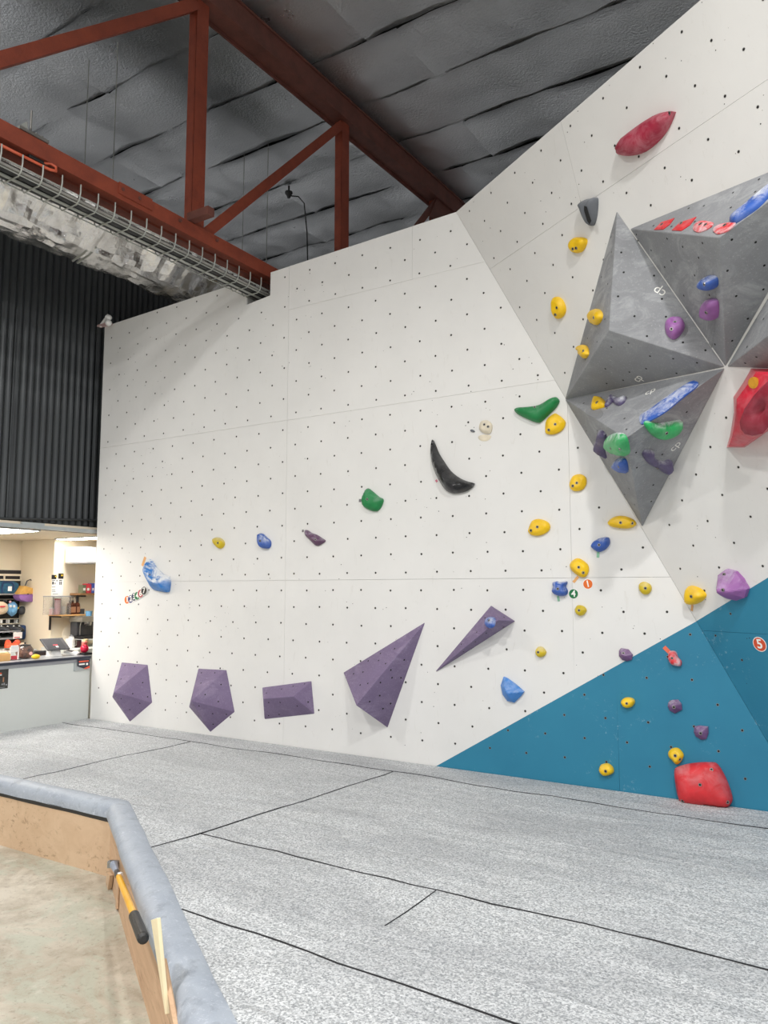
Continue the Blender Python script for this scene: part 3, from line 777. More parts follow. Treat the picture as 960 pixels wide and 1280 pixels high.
def hold(label, host, outline, h, mat, bolts=(), prof='round', name='climbing_hold', group=None, smooth=True, noise_amp=.04, off=.3, seedv=1, extras=None, host_at=None):
    cxp = sum(p[0] for p in outline) / len(outline); cyp = sum(p[1] for p in outline) / len(outline)
    at = host_at or (cxp, cyp)
    pl = hostplane(host, *at); n = pl[0]
    W3 = [onP(x, y, pl, h * off) - n * h * off for x, y in outline]
    c = sum(W3, Vector()) / len(W3)
    u = Vector((0, 0, 1)).cross(n); u = u.normalized() if u.length > .1 else Vector((1, 0, 0)); v = n.cross(u)
    P2 = [Vector(((p - c).dot(u), (p - c).dot(v))) for p in W3]
    B = smooth_poly(P2, 3) if smooth else [Vector(p) for p in P2]
    if not smooth:
        B2 = []
        for i in range(len(B)):
            for t in (0, .5): B2.append(B[i].lerp(B[(i + 1) % len(B)], t))
        B = B2
    x0, x1 = min(p.x for p in B), max(p.x for p in B); y0, y1 = min(p.y for p in B), max(p.y for p in B)
    st = max(x1 - x0, y1 - y0) / 15; pts = []
    nB = len(B); E_ = [(B[i], B[(i + 1) % nB]) for i in range(nB)]
    xx = x0 + st / 2; row = 0
    while xx < x1:
        yy = y0 + (st / 2 if row % 2 else 0)
        while yy < y1:
            p = Vector((xx, yy))
            if pt_in(p, B):
                d = min(seg_d(p, a, b) for a, b in E_)
                if d > st * .35: pts.append((p, d))
            yy += st
        xx += st * .9; row += 1
    dm = max(d for p, d in pts) if pts else st
    allp = list(B) + [p for p, d in pts]
    V, E2, F, *_ = delaunay_2d_cdt([Vector(p) for p in allp], [(i, (i + 1) % nB) for i in range(nB)], [], 1, 1e-6)
    V = [Vector(p) for p in V]
    hv = []
    for p in V:
        d = min(seg_d(p, a, b) for a, b in E_)
        t = min(1, d / (dm * .92))
        if prof == 'round': g = .30 + .70 * math.sqrt(max(0, 1 - (1 - t) ** 2)) if d > 1e-5 else .30
        elif prof == 'ridge': g = .22 + .78 * t ** .85
        elif prof == 'flat': g = .45 + .55 * min(1, t * 2.2)
        elif prof == 'jug': g = .3 + .7 * math.sqrt(max(0, 1 - (1 - t) ** 2)) - .35 * math.exp(-((p.x) ** 2 + (p.y - (y1 - y0) * .22) ** 2) / ((y1 - y0) * .18) ** 2)
        elif prof == 'bone': g = .3 + .7 * math.sqrt(max(0, 1 - (1 - t) ** 2)) * (.75 + .6 * abs(p.x) / max(x1, -x0))
        hh = h * g * (.92 + noise_amp * 3 * noise.noise(Vector((p.x / (st * 7), p.y / (st * 7), seedv * 1.7))))
        hv.append(hh)
    m = MB(); m.v = [c + u * p.x + v * p.y + n * hh for p, hh in zip(V, hv)]; m.f = [tuple(f) for f in F]
    # skirt: orient from boundary order
    b0 = len(m.v); m.v += [c + u * p.x * .985 + v * p.y * .985 - n * .001 for p in V[:nB]]
    m.f += [(i, (i + 1) % nB, b0 + (i + 1) % nB, b0 + i) for i in range(nB)]
    o = m.build(name, mat, None, label=label, cat='hold', group=group)
    if smooth: sm_angle(o, 55)
    bt = BVHTree.FromPolygons([tuple(p) for p in m.v], m.f)
    for (bx, by) in bolts:
        loc, nn, i_, d_ = bt.ray_cast(CAM, ray(bx, by).normalized())
        if loc is None: continue
        if nn.dot(n) < 0: nn = -nn
        nn = (nn + n * 2).normalized()
        r = min(.0085, dm * .24)
        mb = MB(); uu = nn.orthogonal().normalized(); vv = nn.cross(uu)
        ringv = lambda rr, hh: [loc + nn * hh + (uu * math.cos(2 * math.pi * k / 10) + vv * math.sin(2 * math.pi * k / 10)) * rr for k in range(10)]
        mb.poly(ringv(r * 1.25, -.004) + ringv(r * 1.15, .0025) + ringv(r * .72, .0025) + ringv(r * .68, -.004),
                [(a_ * 10 + k, a_ * 10 + (k + 1) % 10, (a_ + 1) * 10 + (k + 1) % 10, (a_ + 1) * 10 + k) for a_ in range(3) for k in range(10)])
        mb.build('bolt_washer', M_NUT, o)
        mb = MB(); disc(mb, loc, nn, r * .72, 10, .0012); mb.build('bolt', M_HOLE, o)
    o['top'] = 0
    return o
def tape(label, host, a, b, wpx, mat, lift=.0012, at=None):
    pl = hostplane(host, *(at or a)); A = onP(*a, pl, lift); B = onP(*b, pl, lift); s = (B - A).cross(pl[0]).normalized() * wpx
    m = MB().prism([A - s, B - s, B + s, A + s], pl[0] * .0006)
    return m.build('tape_tag', mat, None, label=label, cat='tape')
M_TG = plain('green_tape', srgb(140, 190, 160), .6)
M_TO = plain('orange_tape', srgb(226, 170, 110), .6)
M_TO2 = plain('red_orange_tape', srgb(226, 110, 80), .6)
M_TP = plain('pink_tape', srgb(214, 120, 140), .6)
M_TGY = plain('grey_tape', srgb(120, 116, 120), .6)

z = lambda pts: zz(pts, 420, 480, 3)
hold('dark green wing-shaped hold left of the grey volumes', 'W1', z([(668, 97), (680, 88), (720, 85), (760, 78), (800, 55), (825, 49), (836, 62), (825, 85), (800, 110), (770, 138), (750, 144), (710, 128), (680, 112)]), .07, M_GRN, z([(745, 87)]), 'round')
hold('yellow hold tucked under the right tip of the dark green wing hold', 'W1', z([(790, 135), (815, 113), (828, 112), (850, 128), (860, 145), (850, 170), (820, 188), (790, 187), (785, 170)]), .045, M_YEL, z([(822, 151), (798, 172)]), 'flat')
hold('round yellow hold left of the lower grey volume, beside the vertical panel joint', 'W1', z([(878, 365), (890, 345), (915, 338), (935, 348), (938, 372), (925, 395), (900, 402), (882, 395), (876, 378)]), .045, M_YEL, z([(903, 371), (888, 382)]), 'flat')
hold('lone yellow hold left of the joint, level with the tip of the lowest grey volume', 'W1', z([(722, 545), (735, 515), (760, 506), (790, 515), (802, 532), (795, 552), (765, 568), (735, 567), (722, 555)]), .045, M_YEL, z([(755, 536), (731, 549)]), 'flat')
hold('medium green hold below left of the black crescent', 'W1', z([(97, 425), (108, 400), (120, 391), (135, 402), (160, 423), (175, 432), (170, 455), (155, 475), (135, 476), (105, 462), (95, 440)]), .06, M_GRN, z([(117, 432)]), 'round')
tape('small grey tape tag at the left side of the medium green hold', 'W1', *z([(86, 437), (95, 437)]), .012, M_TGY)
hold('glossy black crescent-shaped hold in the middle of the white wall', 'W1', z([(357, 208), (365, 222), (380, 258), (400, 290), (425, 325), (460, 352), (495, 366), (515, 372), (505, 388), (480, 403), (440, 410), (412, 400), (390, 372), (370, 335), (355, 290), (351, 245)]), .11, M_BLK, [], 'ridge')
tape('tiny pink tape tag at the left edge of the black crescent', 'W1', *z([(374, 366), (380, 361)]), .010, M_TP)
hold('small cream square hold on the bare wall left of the dark green wing', 'W1', z([(545, 140), (570, 137), (585, 155), (578, 185), (550, 182), (537, 165)]), .03, M_CREAM, z([(556, 152), (570, 160)]), 'flat')
hold('thin cream patch below the small cream square hold', 'W1', z([(535, 195), (555, 190), (582, 195), (570, 212), (548, 214), (535, 206)]), .006, M_CREAM, [], 'flat')
hold('tiny grey-brown screw-on chip left of the cream hold', 'W1', z([(503, 173), (510, 170), (520, 176), (517, 181), (507, 179)]), .015, M_DGR, [], 'round')
z = lambda pts: zz(pts, 255, 655, 6)
hold('small yellow chalk-topped hold, leftmost of the row of three small holds', 'W1', z([(68, 110), (95, 100), (125, 108), (148, 135), (145, 165), (120, 185), (95, 172), (75, 150), (66, 130)]), .05, M_YELD, z([(104, 142)]), 'round')
hold('small blue hold between the little yellow one and the plum one', 'W1', z([(402, 85), (420, 70), (445, 78), (465, 100), (492, 125), (495, 160), (480, 183), (440, 182), (415, 165), (402, 130)]), .06, M_SKY2 if False else M_BLU, z([(421, 127)]), 'round')
hold('plum teardrop hold lying sideways, rightmost of the row of three', 'W1', z([(750, 50), (770, 45), (800, 65), (840, 80), (880, 105), (905, 125), (885, 145), (850, 163), (825, 155), (790, 120), (755, 85)]), .06, M_PLUM, z([(835, 118)]), 'ridge')
tape('small grey tape tag at the upper left end of the plum hold', 'W1', *z([(735, 52), (748, 52)]), .010, M_TGY)
z = lambda pts: zz(pts, 145, 685, 12)
hold('large sky blue hold with chalk-white upper face at the far left of the wall', 'W1', z([(402, 300), (420, 230), (470, 170), (500, 175), (560, 270), (620, 340), (690, 400), (760, 425), (785, 500), (775, 600), (760, 660), (690, 660), (540, 620), (480, 530), (430, 440), (402, 370)]), .12, M_SKY, z([(503, 405)]), 'ridge')
tape('orange and grey tape strip at the top left of the large sky blue hold', 'W1', *z([(395, 270), (440, 135)]), .016, M_TO)
z = lambda pts: zz(pts, 675, 665, 9.6)
hold('blue oval hold below the tip of the lowest grey volume', 'W1', z([(610, 160), (640, 115), (700, 80), (770, 62), (810, 58), (832, 85), (830, 140), (800, 190), (750, 225), (700, 240), (650, 215), (615, 185)]), .06, M_BLU, z([(708, 155)]), 'round')
tape('green tape tag under the blue oval hold', 'W1', *z([(698, 240), (695, 308)]), .009, M_TG)
hold('yellow rounded hold on the panel joint above the orange number 1 disc', 'W1', z([(360, 390), (385, 350), (430, 320), (470, 317), (520, 345), (565, 385), (582, 430), (575, 490), (540, 540), (490, 540), (440, 510), (390, 470), (365, 430)]), .05, M_YEL, z([(465, 423), (518, 488)]), 'flat')
tape('orange and white tape tag running down from the yellow hold on the joint', 'W1', *z([(458, 535), (400, 604)]), .009, M_TO)
hold('blue blocky hold with a wavy top left of the green number 4 disc', 'W1', z([(150, 610), (200, 590), (260, 598), (315, 588), (318, 620), (303, 655), (325, 700), (318, 745), (280, 768), (220, 765), (160, 740), (142, 705), (157, 660)]), .065, M_BLU, z([(213, 682)]), 'round')
tape('green tape tag under the blue blocky hold', 'W1', *z([(215, 768), (226, 832)]), .008, M_TG)
hold('small ochre knob just below the green number 4 disc', 'W1', z([(420, 920), (445, 882), (485, 878), (525, 895), (553, 930), (545, 965), (510, 1000), (470, 1005), (430, 975), (418, 945)]), .05, M_YELD, z([(468, 940)]), 'round')
z = lambda pts: zz(pts, 640, 640, 3)
hold('small ochre knob between the number 1 disc and the panel fold', 'W1', z([(477, 270), (490, 262), (505, 264), (520, 275), (522, 292), (510, 308), (492, 308), (478, 295), (475, 280)]), .05, M_YELD, z([(500, 286)]), 'round')
hold('yellow half-moon hold just right of the fold beside the big purple hold', 'W2', z([(655, 285), (668, 279), (700, 290), (720, 310), (718, 325), (700, 342), (675, 348), (655, 340), (650, 315)]), .07, M_YEL, z([(672, 317)]), 'round')
tape('orange and white tape tag under the yellow half-moon hold', 'W2', *z([(676, 348), (674, 371)]), .008, M_TO)
hold('big purple angular hold straddling the white and blue paint edge', 'W2', z([(765, 240), (795, 218), (830, 228), (855, 255), (876, 292), (865, 325), (835, 335), (800, 328), (775, 310), (762, 270)]), .13, M_PUR, z([(790, 293), (795, 235)]), 'ridge', smooth=False, noise_amp=.08)
hold('small ochre knob on the white wall between the slim prism and the blue paint', 'W1', z([(90, 515), (100, 505), (115, 508), (127, 525), (120, 540), (105, 545), (92, 538), (88, 525)]), .045, M_YELD, z([(98, 526)]), 'round')
hold('dull purple block hold on the paint edge, highest of the three small purple ones', 'W1', z([(400, 520), (408, 510), (435, 515), (452, 535), (448, 555), (430, 560), (412, 555), (400, 540)]), .05, M_DPUR, z([(417, 530)]), 'ridge', smooth=False)
hold('small red chalk-dusted hold with splashes of chalk around it', 'W1', z([(588, 525), (600, 520), (615, 525), (622, 545), (635, 560), (632, 578), (612, 577), (595, 570), (585, 548)]), .05, M_REDC, z([(600, 548)]), 'round')
tape('red-orange tape tag pointing up left from the small red chalky hold', 'W1', *z([(570, 506), (592, 528)]), .012, M_TO2)
hold('flat yellow hold right at the bottom tip of the lowest grey volume', 'W1', z([(360, 38), (380, 20), (410, 14), (445, 22), (465, 40), (455, 55), (425, 62), (385, 58), (365, 50)]), .06, M_YEL, z([(407, 40), (450, 42)]), 'flat')
z = lambda pts: zz(pts, 640, 800, 3)
hold('yellow half-round hold high in the blue triangle left of the purple holds', 'W1', z([(408, 230), (425, 216), (450, 218), (460, 232), (450, 250), (430, 255), (415, 248)]), .05, M_YEL, z([(430, 238)]), 'round')
hold('dull purple block hold in the blue triangle, the middle of the three small purple ones', 'W1', z([(585, 235), (600, 225), (622, 224), (635, 240), (637, 262), (610, 276), (590, 265), (583, 248)]), .05, M_DPUR, z([(607, 252)]), 'ridge', smooth=False)
hold('dull purple block hold above the big red slab, lowest of the three small purple ones', 'W1', z([(683, 325), (700, 321), (735, 325), (736, 350), (728, 372), (710, 375), (688, 362), (681, 345)]), .05, M_DPUR, z([(707, 350)]), 'ridge', smooth=False)
hold('yellow hold touching the upper left corner of the big red slab', 'W1', z([(587, 420), (600, 407), (622, 406), (640, 425), (642, 440), (630, 460), (615, 465), (600, 450), (588, 437)]), .05, M_YEL, z([(612, 434), (628, 447)]), 'flat')
hold('lowest yellow hold near the mat in the blue triangle', 'W1', z([(327, 480), (335, 467), (360, 464), (378, 480), (378, 500), (350, 510), (335, 503), (327, 492)]), .05, M_YEL, z([(351, 492)]), 'round')
hold('big red rounded slab hold standing at the foot of the blue wall', 'W1', z([(608, 490), (625, 475), (680, 463), (745, 461), (770, 470), (800, 520), (825, 590), (820, 615), (795, 630), (720, 622), (640, 612), (622, 590), (612, 540)]), .12, M_RED, z([(705, 543), (748, 486), (640, 603), (808, 608)]), 'round')
z = lambda pts: zz(pts, 400, 740, 960 / 280)
hold('small blue hold screwed on the slim mauve prism volume', 'P2', z([(712, 125), (725, 110), (745, 108), (747, 125), (740, 145), (722, 152), (710, 145)]), .04, M_BLU, z([(724, 122)]), 'round')
hold('light blue faceted hold above the blue paint edge right of the kite volume', 'W1', z([(785, 363), (800, 370), (835, 395), (872, 428), (860, 445), (830, 475), (800, 468), (780, 440), (772, 400)]), .08, M_SKY2, [], 'ridge', smooth=False, noise_amp=.02)
z = lambda pts: zz(pts, 640, 0, 3)
hold('long maroon chalk-scuffed hold high on the overhang', 'W2', z([(387, 565), (410, 520), (450, 485), (500, 450), (550, 425), (598, 417), (600, 430), (575, 485), (540, 530), (490, 570), (440, 585), (400, 580)]), .09, M_MAR, z([(590, 425)]), 'round')
og = hold('dark grey shield-shaped hold above the highest yellow hold', 'W2', z([(253, 768), (270, 750), (290, 745), (310, 741), (314, 760), (310, 810), (300, 845), (290, 843), (280, 828), (265, 795)]), .08, M_DGR, [], 'round')
hold('highest yellow hold, just below the dark grey shield hold', 'W2', z([(215, 910), (230, 892), (260, 890), (277, 900), (272, 925), (255, 947), (230, 947), (215, 930)]), .05, M_YELD if False else M_YEL, z([(240, 930), (228, 933)]), 'round')
hold('upright oval yellow hold on the overhang left of the tall grey pyramid', 'W2', z([(150, 1125), (165, 1113), (185, 1125), (197, 1155), (193, 1180), (175, 1196), (158, 1185), (150, 1155)]), .05, M_YEL, z([(168, 1154), (162, 1180)]), 'flat')
z = lambda pts: zz(pts, 700, 210, 960 / 260)
hold('yellow hold on the upper left edge of the tall grey pyramid', 'A', z([(139, 680), (150, 655), (170, 650), (187, 670), (183, 700), (165, 722), (150, 720), (137, 700)]), .05, M_YEL, z([(155, 690)]), 'round', host_at=z([(190, 690)])[0])
hold('small yellow knob hold on the lower left edge of the tall grey pyramid', 'A', z([(80, 830), (95, 816), (112, 818), (122, 835), (123, 860), (110, 878), (98, 872), (95, 850), (82, 845)]), .05, M_YEL, z([(105, 845)]), 'round', host_at=z([(130, 800)])[0])
hold('pink-purple rounded jug on the right face of the tall grey pyramid', 'A', z([(485, 715), (500, 692), (530, 685), (560, 692), (577, 725), (565, 755), (535, 783), (510, 780), (490, 755)]), .07, M_PUR, z([(515, 743), (530, 712)]), 'jug')
hold('light blue small hold above the purple one on the upper right pyramid', 'C', z([(647, 520), (665, 505), (700, 503), (715, 520), (715, 550), (700, 562), (665, 557), (650, 545)]), .06, M_BLU, z([(666, 537)]), 'round')
hold('purple tall hold directly under the light blue one on the upper right pyramid', 'C', z([(657, 640), (665, 615), (690, 607), (717, 620), (718, 690), (700, 702), (665, 690), (657, 665)]), .06, M_PUR, z([(674, 667)]), 'round')
z = lambda pts: zz(pts, 760, 120, 4.8)
RJ = 'red jibs on the top face of the upper right pyramid'
hold('first red jib from the left on the upper right pyramid', 'C', z([(275, 802), (320, 757), (398, 732), (370, 770), (330, 800)]), .010, M_RED, z([(322, 770)]), 'flat', group=RJ, smooth=False)
hold('second red jib from the left on the upper right pyramid', 'C', z([(382, 805), (430, 760), (530, 725), (490, 775), (440, 808)]), .010, M_RED, z([(438, 764)]), 'flat', group=RJ, smooth=False)
hold('third red jib from the left, paler with chalk, on the upper right pyramid', 'C', z([(510, 800), (525, 765), (565, 748), (633, 762), (605, 795), (545, 818)]), .012, M_REDC, z([(555, 768), (585, 772)]), 'flat', group=RJ)
hold('fourth red jib, nearest the pyramid peak beside the long blue rail', 'C', z([(630, 800), (670, 770), (768, 757), (720, 808), (655, 828)]), .012, M_REDC, z([(700, 775)]), 'flat', group=RJ, host_at=z([(660, 790)])[0])
hold('long blue rail hold on the upper right pyramid, cut by the photo edge', 'C', z([(727, 745), (745, 715), (820, 660), (900, 585), (960, 538), (1040, 480), (1060, 490), (1050, 530), (960, 600), (900, 660), (780, 745), (740, 757)]), .035, M_BLU, [], 'round', host_at=z([(800, 690)])[0])
z = lambda pts: zz(pts, 700, 440, 960 / 260)
hold('yellow hold on the pale top face of the lowest grey volume', 'B', z([(145, 255), (150, 225), (165, 210), (185, 209), (208, 228), (205, 245), (180, 255), (150, 262)]), .04, M_YEL, z([(170, 232)]), 'flat')
hold('violet winged hold beside the yellow one on the lowest grey volume', 'B', z([(205, 250), (225, 210), (240, 198), (275, 212), (305, 203), (298, 225), (275, 243), (255, 240), (240, 228), (222, 245)]), .03, M_VIO, [], 'round')
hold('long blue chalky rail hold along the top face of the lowest grey volume', 'B', z([(367, 290), (420, 255), (500, 195), (600, 133), (633, 135), (630, 155), (560, 210), (480, 275), (400, 320), (370, 328)]), .035, M_BLU, [], 'ridge', host_at=z([(480, 230)])[0])
hold('bright green bowl-shaped hold with chalky rim on the lowest grey volume', 'B', z([(393, 335), (410, 325), (460, 335), (530, 325), (560, 320), (568, 330), (545, 370), (500, 398), (460, 402), (425, 385), (400, 355)]), .055, M_LGRN, z([(492, 375)]), 'round', host_at=z([(480, 400)])[0])
hold('bright green egg-shaped hold on the left face of the lowest grey volume', 'B', z([(207, 415), (220, 390), (250, 378), (285, 385), (303, 420), (310, 470), (295, 482), (260, 472), (230, 455), (212, 435)]), .06, M_LGRN, z([(234, 445), (273, 447)]), 'round', host_at=z([(240, 430)])[0])
hold('dark violet hold on the left edge of the lowest grey volume', 'B', z([(175, 363), (200, 385), (205, 420), (195, 450), (205, 495), (185, 470), (165, 450), (150, 435), (165, 405)]), .06, M_VIO, [], 'ridge', host_at=z([(190, 430)])[0])
hold('small dark blue hold under the green egg on the lowest grey volume', 'B', z([(240, 525), (255, 500), (280, 490), (300, 510), (305, 558), (285, 555), (260, 540)]), .05, M_BLU, z([(270, 530)]), 'round', host_at=z([(270, 525)])[0])
hold('dark violet bone-shaped hold on the right face of the lowest grey volume', 'B', z([(383, 475), (400, 455), (435, 458), (437, 480), (450, 500), (480, 510), (510, 500), (523, 515), (518, 540), (495, 563), (475, 555), (455, 540), (415, 520), (395, 500)]), .045, M_VIO, z([(452, 537), (388, 513)]), 'bone', host_at=z([(440, 510)])[0])

# pale disc left by a removed hold on the lowest grey volume
M_CLEAN = plain('clean_grey_patch', srgb(134, 136, 139), .7)
pl = hostplane('B', 744, 515); 
pp = zz([(118, 270), (130, 255), (150, 252), (185, 260), (200, 280), (190, 300), (170, 308), (135, 295), (118, 282)], 700, 440, 960 / 260)
MB().prism([onP(x, y, pl, .0008) for x, y in pp], pl[0] * .0006).build('clean_and_shadow_patch', M_CLEAN, vB)
MB().prism([onP(x, y, hostplane('B', 800, 500), .0008) for x, y in []] or [onP(x, y, hostplane('C', 884, 370), .0008) for x, y in zz([(685, 560), (717, 560), (718, 690), (700, 840), (690, 840), (678, 700)], 700, 210, 960 / 260)], hostplane('C', 884, 370)[0] * .0004).build('clean_and_shadow_patch', M_GREYVOL, vC)  # sheet cut to the shadow shape below two holds, in the volume's grey

# the slot in the dark grey shield
z = lambda pts: zz(pts, 640, 0, 3)
pl = (PL2[0], PL2[1] + .078)
MB().prism([onP(x, y, pl) for x, y in z([(272, 772), (280, 775), (298, 828), (292, 840), (284, 830), (272, 790)])], PL2[0] * .004).build('slot', M_HOLE, og)

# red macro at the right edge
z = lambda pts: zz(pts, 890, 440, 597 / 70)
out = z([(415, 178), (330, 330), (228, 480), (235, 640), (190, 900), (155, 1018), (345, 1018), (480, 925), (597, 840), (900, 600), (1000, 300), (900, 178)])
H = .22
W3 = [onP(x, y, PL2) for x, y in out]
inner = z([(470, 215), (370, 360), (262, 505), (262, 650), (215, 900), (175, 1008), (340, 1000), (470, 905), (590, 815), (860, 580), (930, 300), (850, 215)])
I3 = [onP(x, y, PL2, H * (.55 if k in (5, 6) else .85)) for k, (x, y) in enumerate(inner)]
sc = z([(640, 270), (520, 380), (440, 470), (345, 610), (295, 740), (305, 820), (350, 875), (430, 893), (540, 870), (760, 620), (800, 400), (740, 270)])
S3 = [onP(x, y, PL2, H * 1.0) for x, y in sc]
n12 = len(out); nS = len(sc)
m = MB().poly(W3 + I3 + S3, [(r * n12 + i, r * n12 + (i + 1) % n12, (r + 1) * n12 + (i + 1) % n12, (r + 1) * n12 + i) for i in range(n12) for r in (0, 1)])
om = m.build('climbing_macro', M_CRIM, None, label='huge glossy crimson macro hold at the right edge under the grey volumes', cat='hold'); sm_angle(om, 28)
cS = sum(S3, Vector()) / nS - PL2[0] * .05
rings = [[cS.lerp(p, t) - PL2[0] * (-.05 + .05 * (t ** 3)) for p in S3] for t in (1, .8, .55, .3)]
m = MB(); m.v = [p for r in rings for p in r] + [cS]; m.f = [(a * nS + k, a * nS + (k + 1) % nS, (a + 1) * nS + (k + 1) % nS, (a + 1) * nS + k) for a in range(3) for k in range(nS)] + [(3 * nS + k, 3 * nS + (k + 1) % nS, 4 * nS) for k in range(nS)]
m.build('scoop', M_CRIM2, om, smooth=True, label='crimson scoop with shade painted in as darker red, dusted with chalk')
M_BRASS = plain('yellow_bolt_washer', srgb(220, 160, 50), .4, .4)
bc = onP(*z([(447, 327)])[0], PL2, H * .93); mb = MB(); mb.lathe(bc, [(.028, -.004), (.028, .006), (.018, .008), (.017, .002)], 14, PL2[0]); mb.build('bolt_washer', M_BRASS, om)

# ------------------------------------------------------------------ number discs
M_WHITE = plain('white_print', srgb(246, 244, 238), .55)
def disccol(n, c): return plain('disc_' + n, srgb(*c), .5, 0, .04)
D_O, D_G, D_R = disccol('orange', (226, 108, 32)), disccol('green', (20, 112, 64)), disccol('vermilion', (214, 82, 46))
D_N, D_N2, D_RD, D_K = disccol('navy', (52, 52, 110)), disccol('ink_blue', (48, 54, 84)), disccol('red', (170, 50, 62)), disccol('black', (34, 34, 32))
def text_mesh(txt, size, M, name, mat, parent, th=.0008, weight=0.0):
    cu = bpy.data.curves.new('t', 'FONT'); cu.body = txt; cu.size = size; cu.align_x = 'CENTER'; cu.align_y = 'CENTER'; cu.extrude = th; cu.offset = weight; cu.resolution_u = 4
    ob = bpy.data.objects.new('t', cu); COL.objects.link(ob)
    dg = bpy.context.evaluated_depsgraph_get(); me = bpy.data.meshes.new_from_object(ob.evaluated_get(dg)); bpy.data.objects.remove(ob)
    org = Vector(parent['org']) if parent is not None else Vector((0, 0, 0))
    me.transform(Matrix.Translation(-org) @ M); me.materials.clear(); me.materials.append(mat); me.name = name
    o = bpy.data.objects.new(name, me); COL.objects.link(o); o.parent = parent; return o
def frame(c, n, rot=0):
    n = Vector(n).normalized(); up = Vector((0, 0, 1)); x = up.cross(n).normalized(); y = n.cross(x)
    ca, sa = math.cos(rot), math.sin(rot); X = x * ca + y * sa; Y = y * ca - x * sa
    return Matrix.Translation(c) @ Matrix((X, Y, n)).transposed().to_4x4()
def numdisc(label, pl, cpx, r, num, mat, k=0, rot=0, group=None):
    c = onP(*cpx, pl, .001 + k * .0016); n = pl[0]; u = n.orthogonal().normalized(); v = n.cross(u)
    cir = lambda rr, s=28: [c + (u * math.cos(2 * math.pi * i / s) + v * math.sin(2 * math.pi * i / s)) * rr for i in range(s)]
    d = MB().prism(cir(r), n * .0010).build('number_disc', M_WHITE, None, label=label, cat='sticker', group=group)
    MB().prism([p + n * .0008 for p in cir(r * .9)], n * .0006).build('coloured_face', mat, d)
    text_mesh(num, r * 1.75, frame(c + n * .0016, n, rot), 'numeral', M_WHITE, d, .0004, r * .035)
numdisc('round orange sticker with white number 1 beside the panel joint', PL1, zz([(575, 625)], 675, 665, 9.6)[0], .034, '1', D_O, rot=.2)
numdisc('round green sticker with white number 4 beside the blue blocky hold', PL1, zz([(402, 742)], 675, 665, 9.6)[0], .034, '4', D_G)
numdisc('round vermilion sticker with white number 5 on the blue overhang', PL2, zz([(929, 496)], 640, 640, 3)[0], .043, '5', D_R)
GD = 'row of overlapping number discs under the sky blue hold'
for k, (px_, py_, t_, mt, cn) in enumerate([(159, 749.7, '1', D_O, 'orange'), (163.3, 748.7, '2', D_N, 'navy'), (167.6, 746, '3', D_N2, 'ink blue'), (171.5, 744.7, '4', D_G, 'green'), (175.7, 742, '6', D_RD, 'red'), (180, 738.4, '7', D_K, 'black')]):
    numdisc('%s number %s disc in the slanting row of six small discs' % (cn, t_), PL1, (px_, py_), .042, t_, mt, k, .1, GD)

# small white emblems printed on the grey volumes
for key, vol, (px_, py_), t_, rt_ in (('A', vA, (824, 365), 'cp', 2.5), ('A', vA, (797, 473), 'cp', .3), ('B', vB, (813, 489), 'cp', .35), ('B', vB, (844, 558), 'cp', 1.3)):
    c, pl = onH(key, px_, py_, .002)
    text_mesh(t_, .075, frame(c, pl[0], rt_), 'printed_emblem', M_WHITE, vol, .0004)
# grey button plugs in the wall

# ------------------------------------------------------------------ shop behind the counter
M_CREAMW = plain('cream_wall_paint', srgb(238, 226, 204), .7, 0, .03, 2, .05)
M_CEILP = plain('shop_ceiling_board', srgb(226, 212, 190), .7, 0, .03, 2, .05)
M_ALU = plain('aluminium_trim', srgb(178, 184, 186), .4, .5)
M_GWHITE = plain('grey_white_laminate', srgb(214, 218, 214), .5, 0, .015, 2, .05)
M_NAVYTOP = plain('dark_navy_edge', srgb(40, 46, 62), .4)
M_TOP = plain('grey_worktop', srgb(150, 152, 156), .3, 0, .05)
M_OAK = plain('pale_timber', srgb(226, 176, 112), .55, 0, .1, 7)
M_BLACK = plain('matt_black', (.015, .015, .017), .5)
M_DKGREY = plain('charcoal_plastic', srgb(62, 64, 70), .45)
M_TEAL = plain('teal_fabric', srgb(44, 92, 120), .8, 0, .3, 30)
M_TAN = plain('tan_canvas', srgb(206, 160, 84), .8, 0, .12, 25)
M_LILAC = plain('lilac_canvas', srgb(138, 96, 158), .8, 0, .12, 25)
M_FLUFF = plain('cream_fleece', srgb(226, 204, 176), .95, 0, .1, 50, 1)
M_BABY = plain('baby_blue_fleece', srgb(120, 176, 220), .95, 0, .12, 50, 1)
M_ORANGE = plain('orange_rubber', srgb(236, 92, 56), .5)
M_CARD = plain('white_card', srgb(238, 238, 236), .5)
M_AMBER = plain('amber_bottle', srgb(84, 42, 26), .15)
M_LABELB = plain('tan_label', srgb(168, 122, 92), .6)
M_PINK = plain('pink_tumbler', srgb(240, 190, 196), .4)
M_REDP = plain('red_gloss', srgb(196, 24, 60), .15)
M_REDB = plain('red_box', srgb(214, 62, 76), .45)
M_BLUEB = plain('blue_box', srgb(70, 96, 196), .45)
M_OLIVE = plain('olive_tin', srgb(110, 116, 92), .4)
M_STEEL = plain('brushed_steel', srgb(170, 170, 168), .3, .9)
M_YEL2 = plain('lemon_plastic', srgb(240, 200, 30), .4)
M_NAVYF = plain('navy_fabric', srgb(38, 62, 104), .7, 0, .2, 30)
M_BROWN = plain('brown_sweets', srgb(124, 70, 40), .5, 0, .7, 40, 1)
M_SALM = plain('salmon_packet', srgb(224, 122, 110), .35, 0, .25, 25)
M_CRPK = plain('cream_packet', srgb(238, 214, 160), .35, 0, .2, 25)
def glassm(name, c, a=.35):
    t = NT(name); t.b.inputs['Transmission Weight'].default_value = 1 - a; return t.out(c, .08)
M_GLASS = glassm('clear_acrylic', (.92, .93, .94), .05)
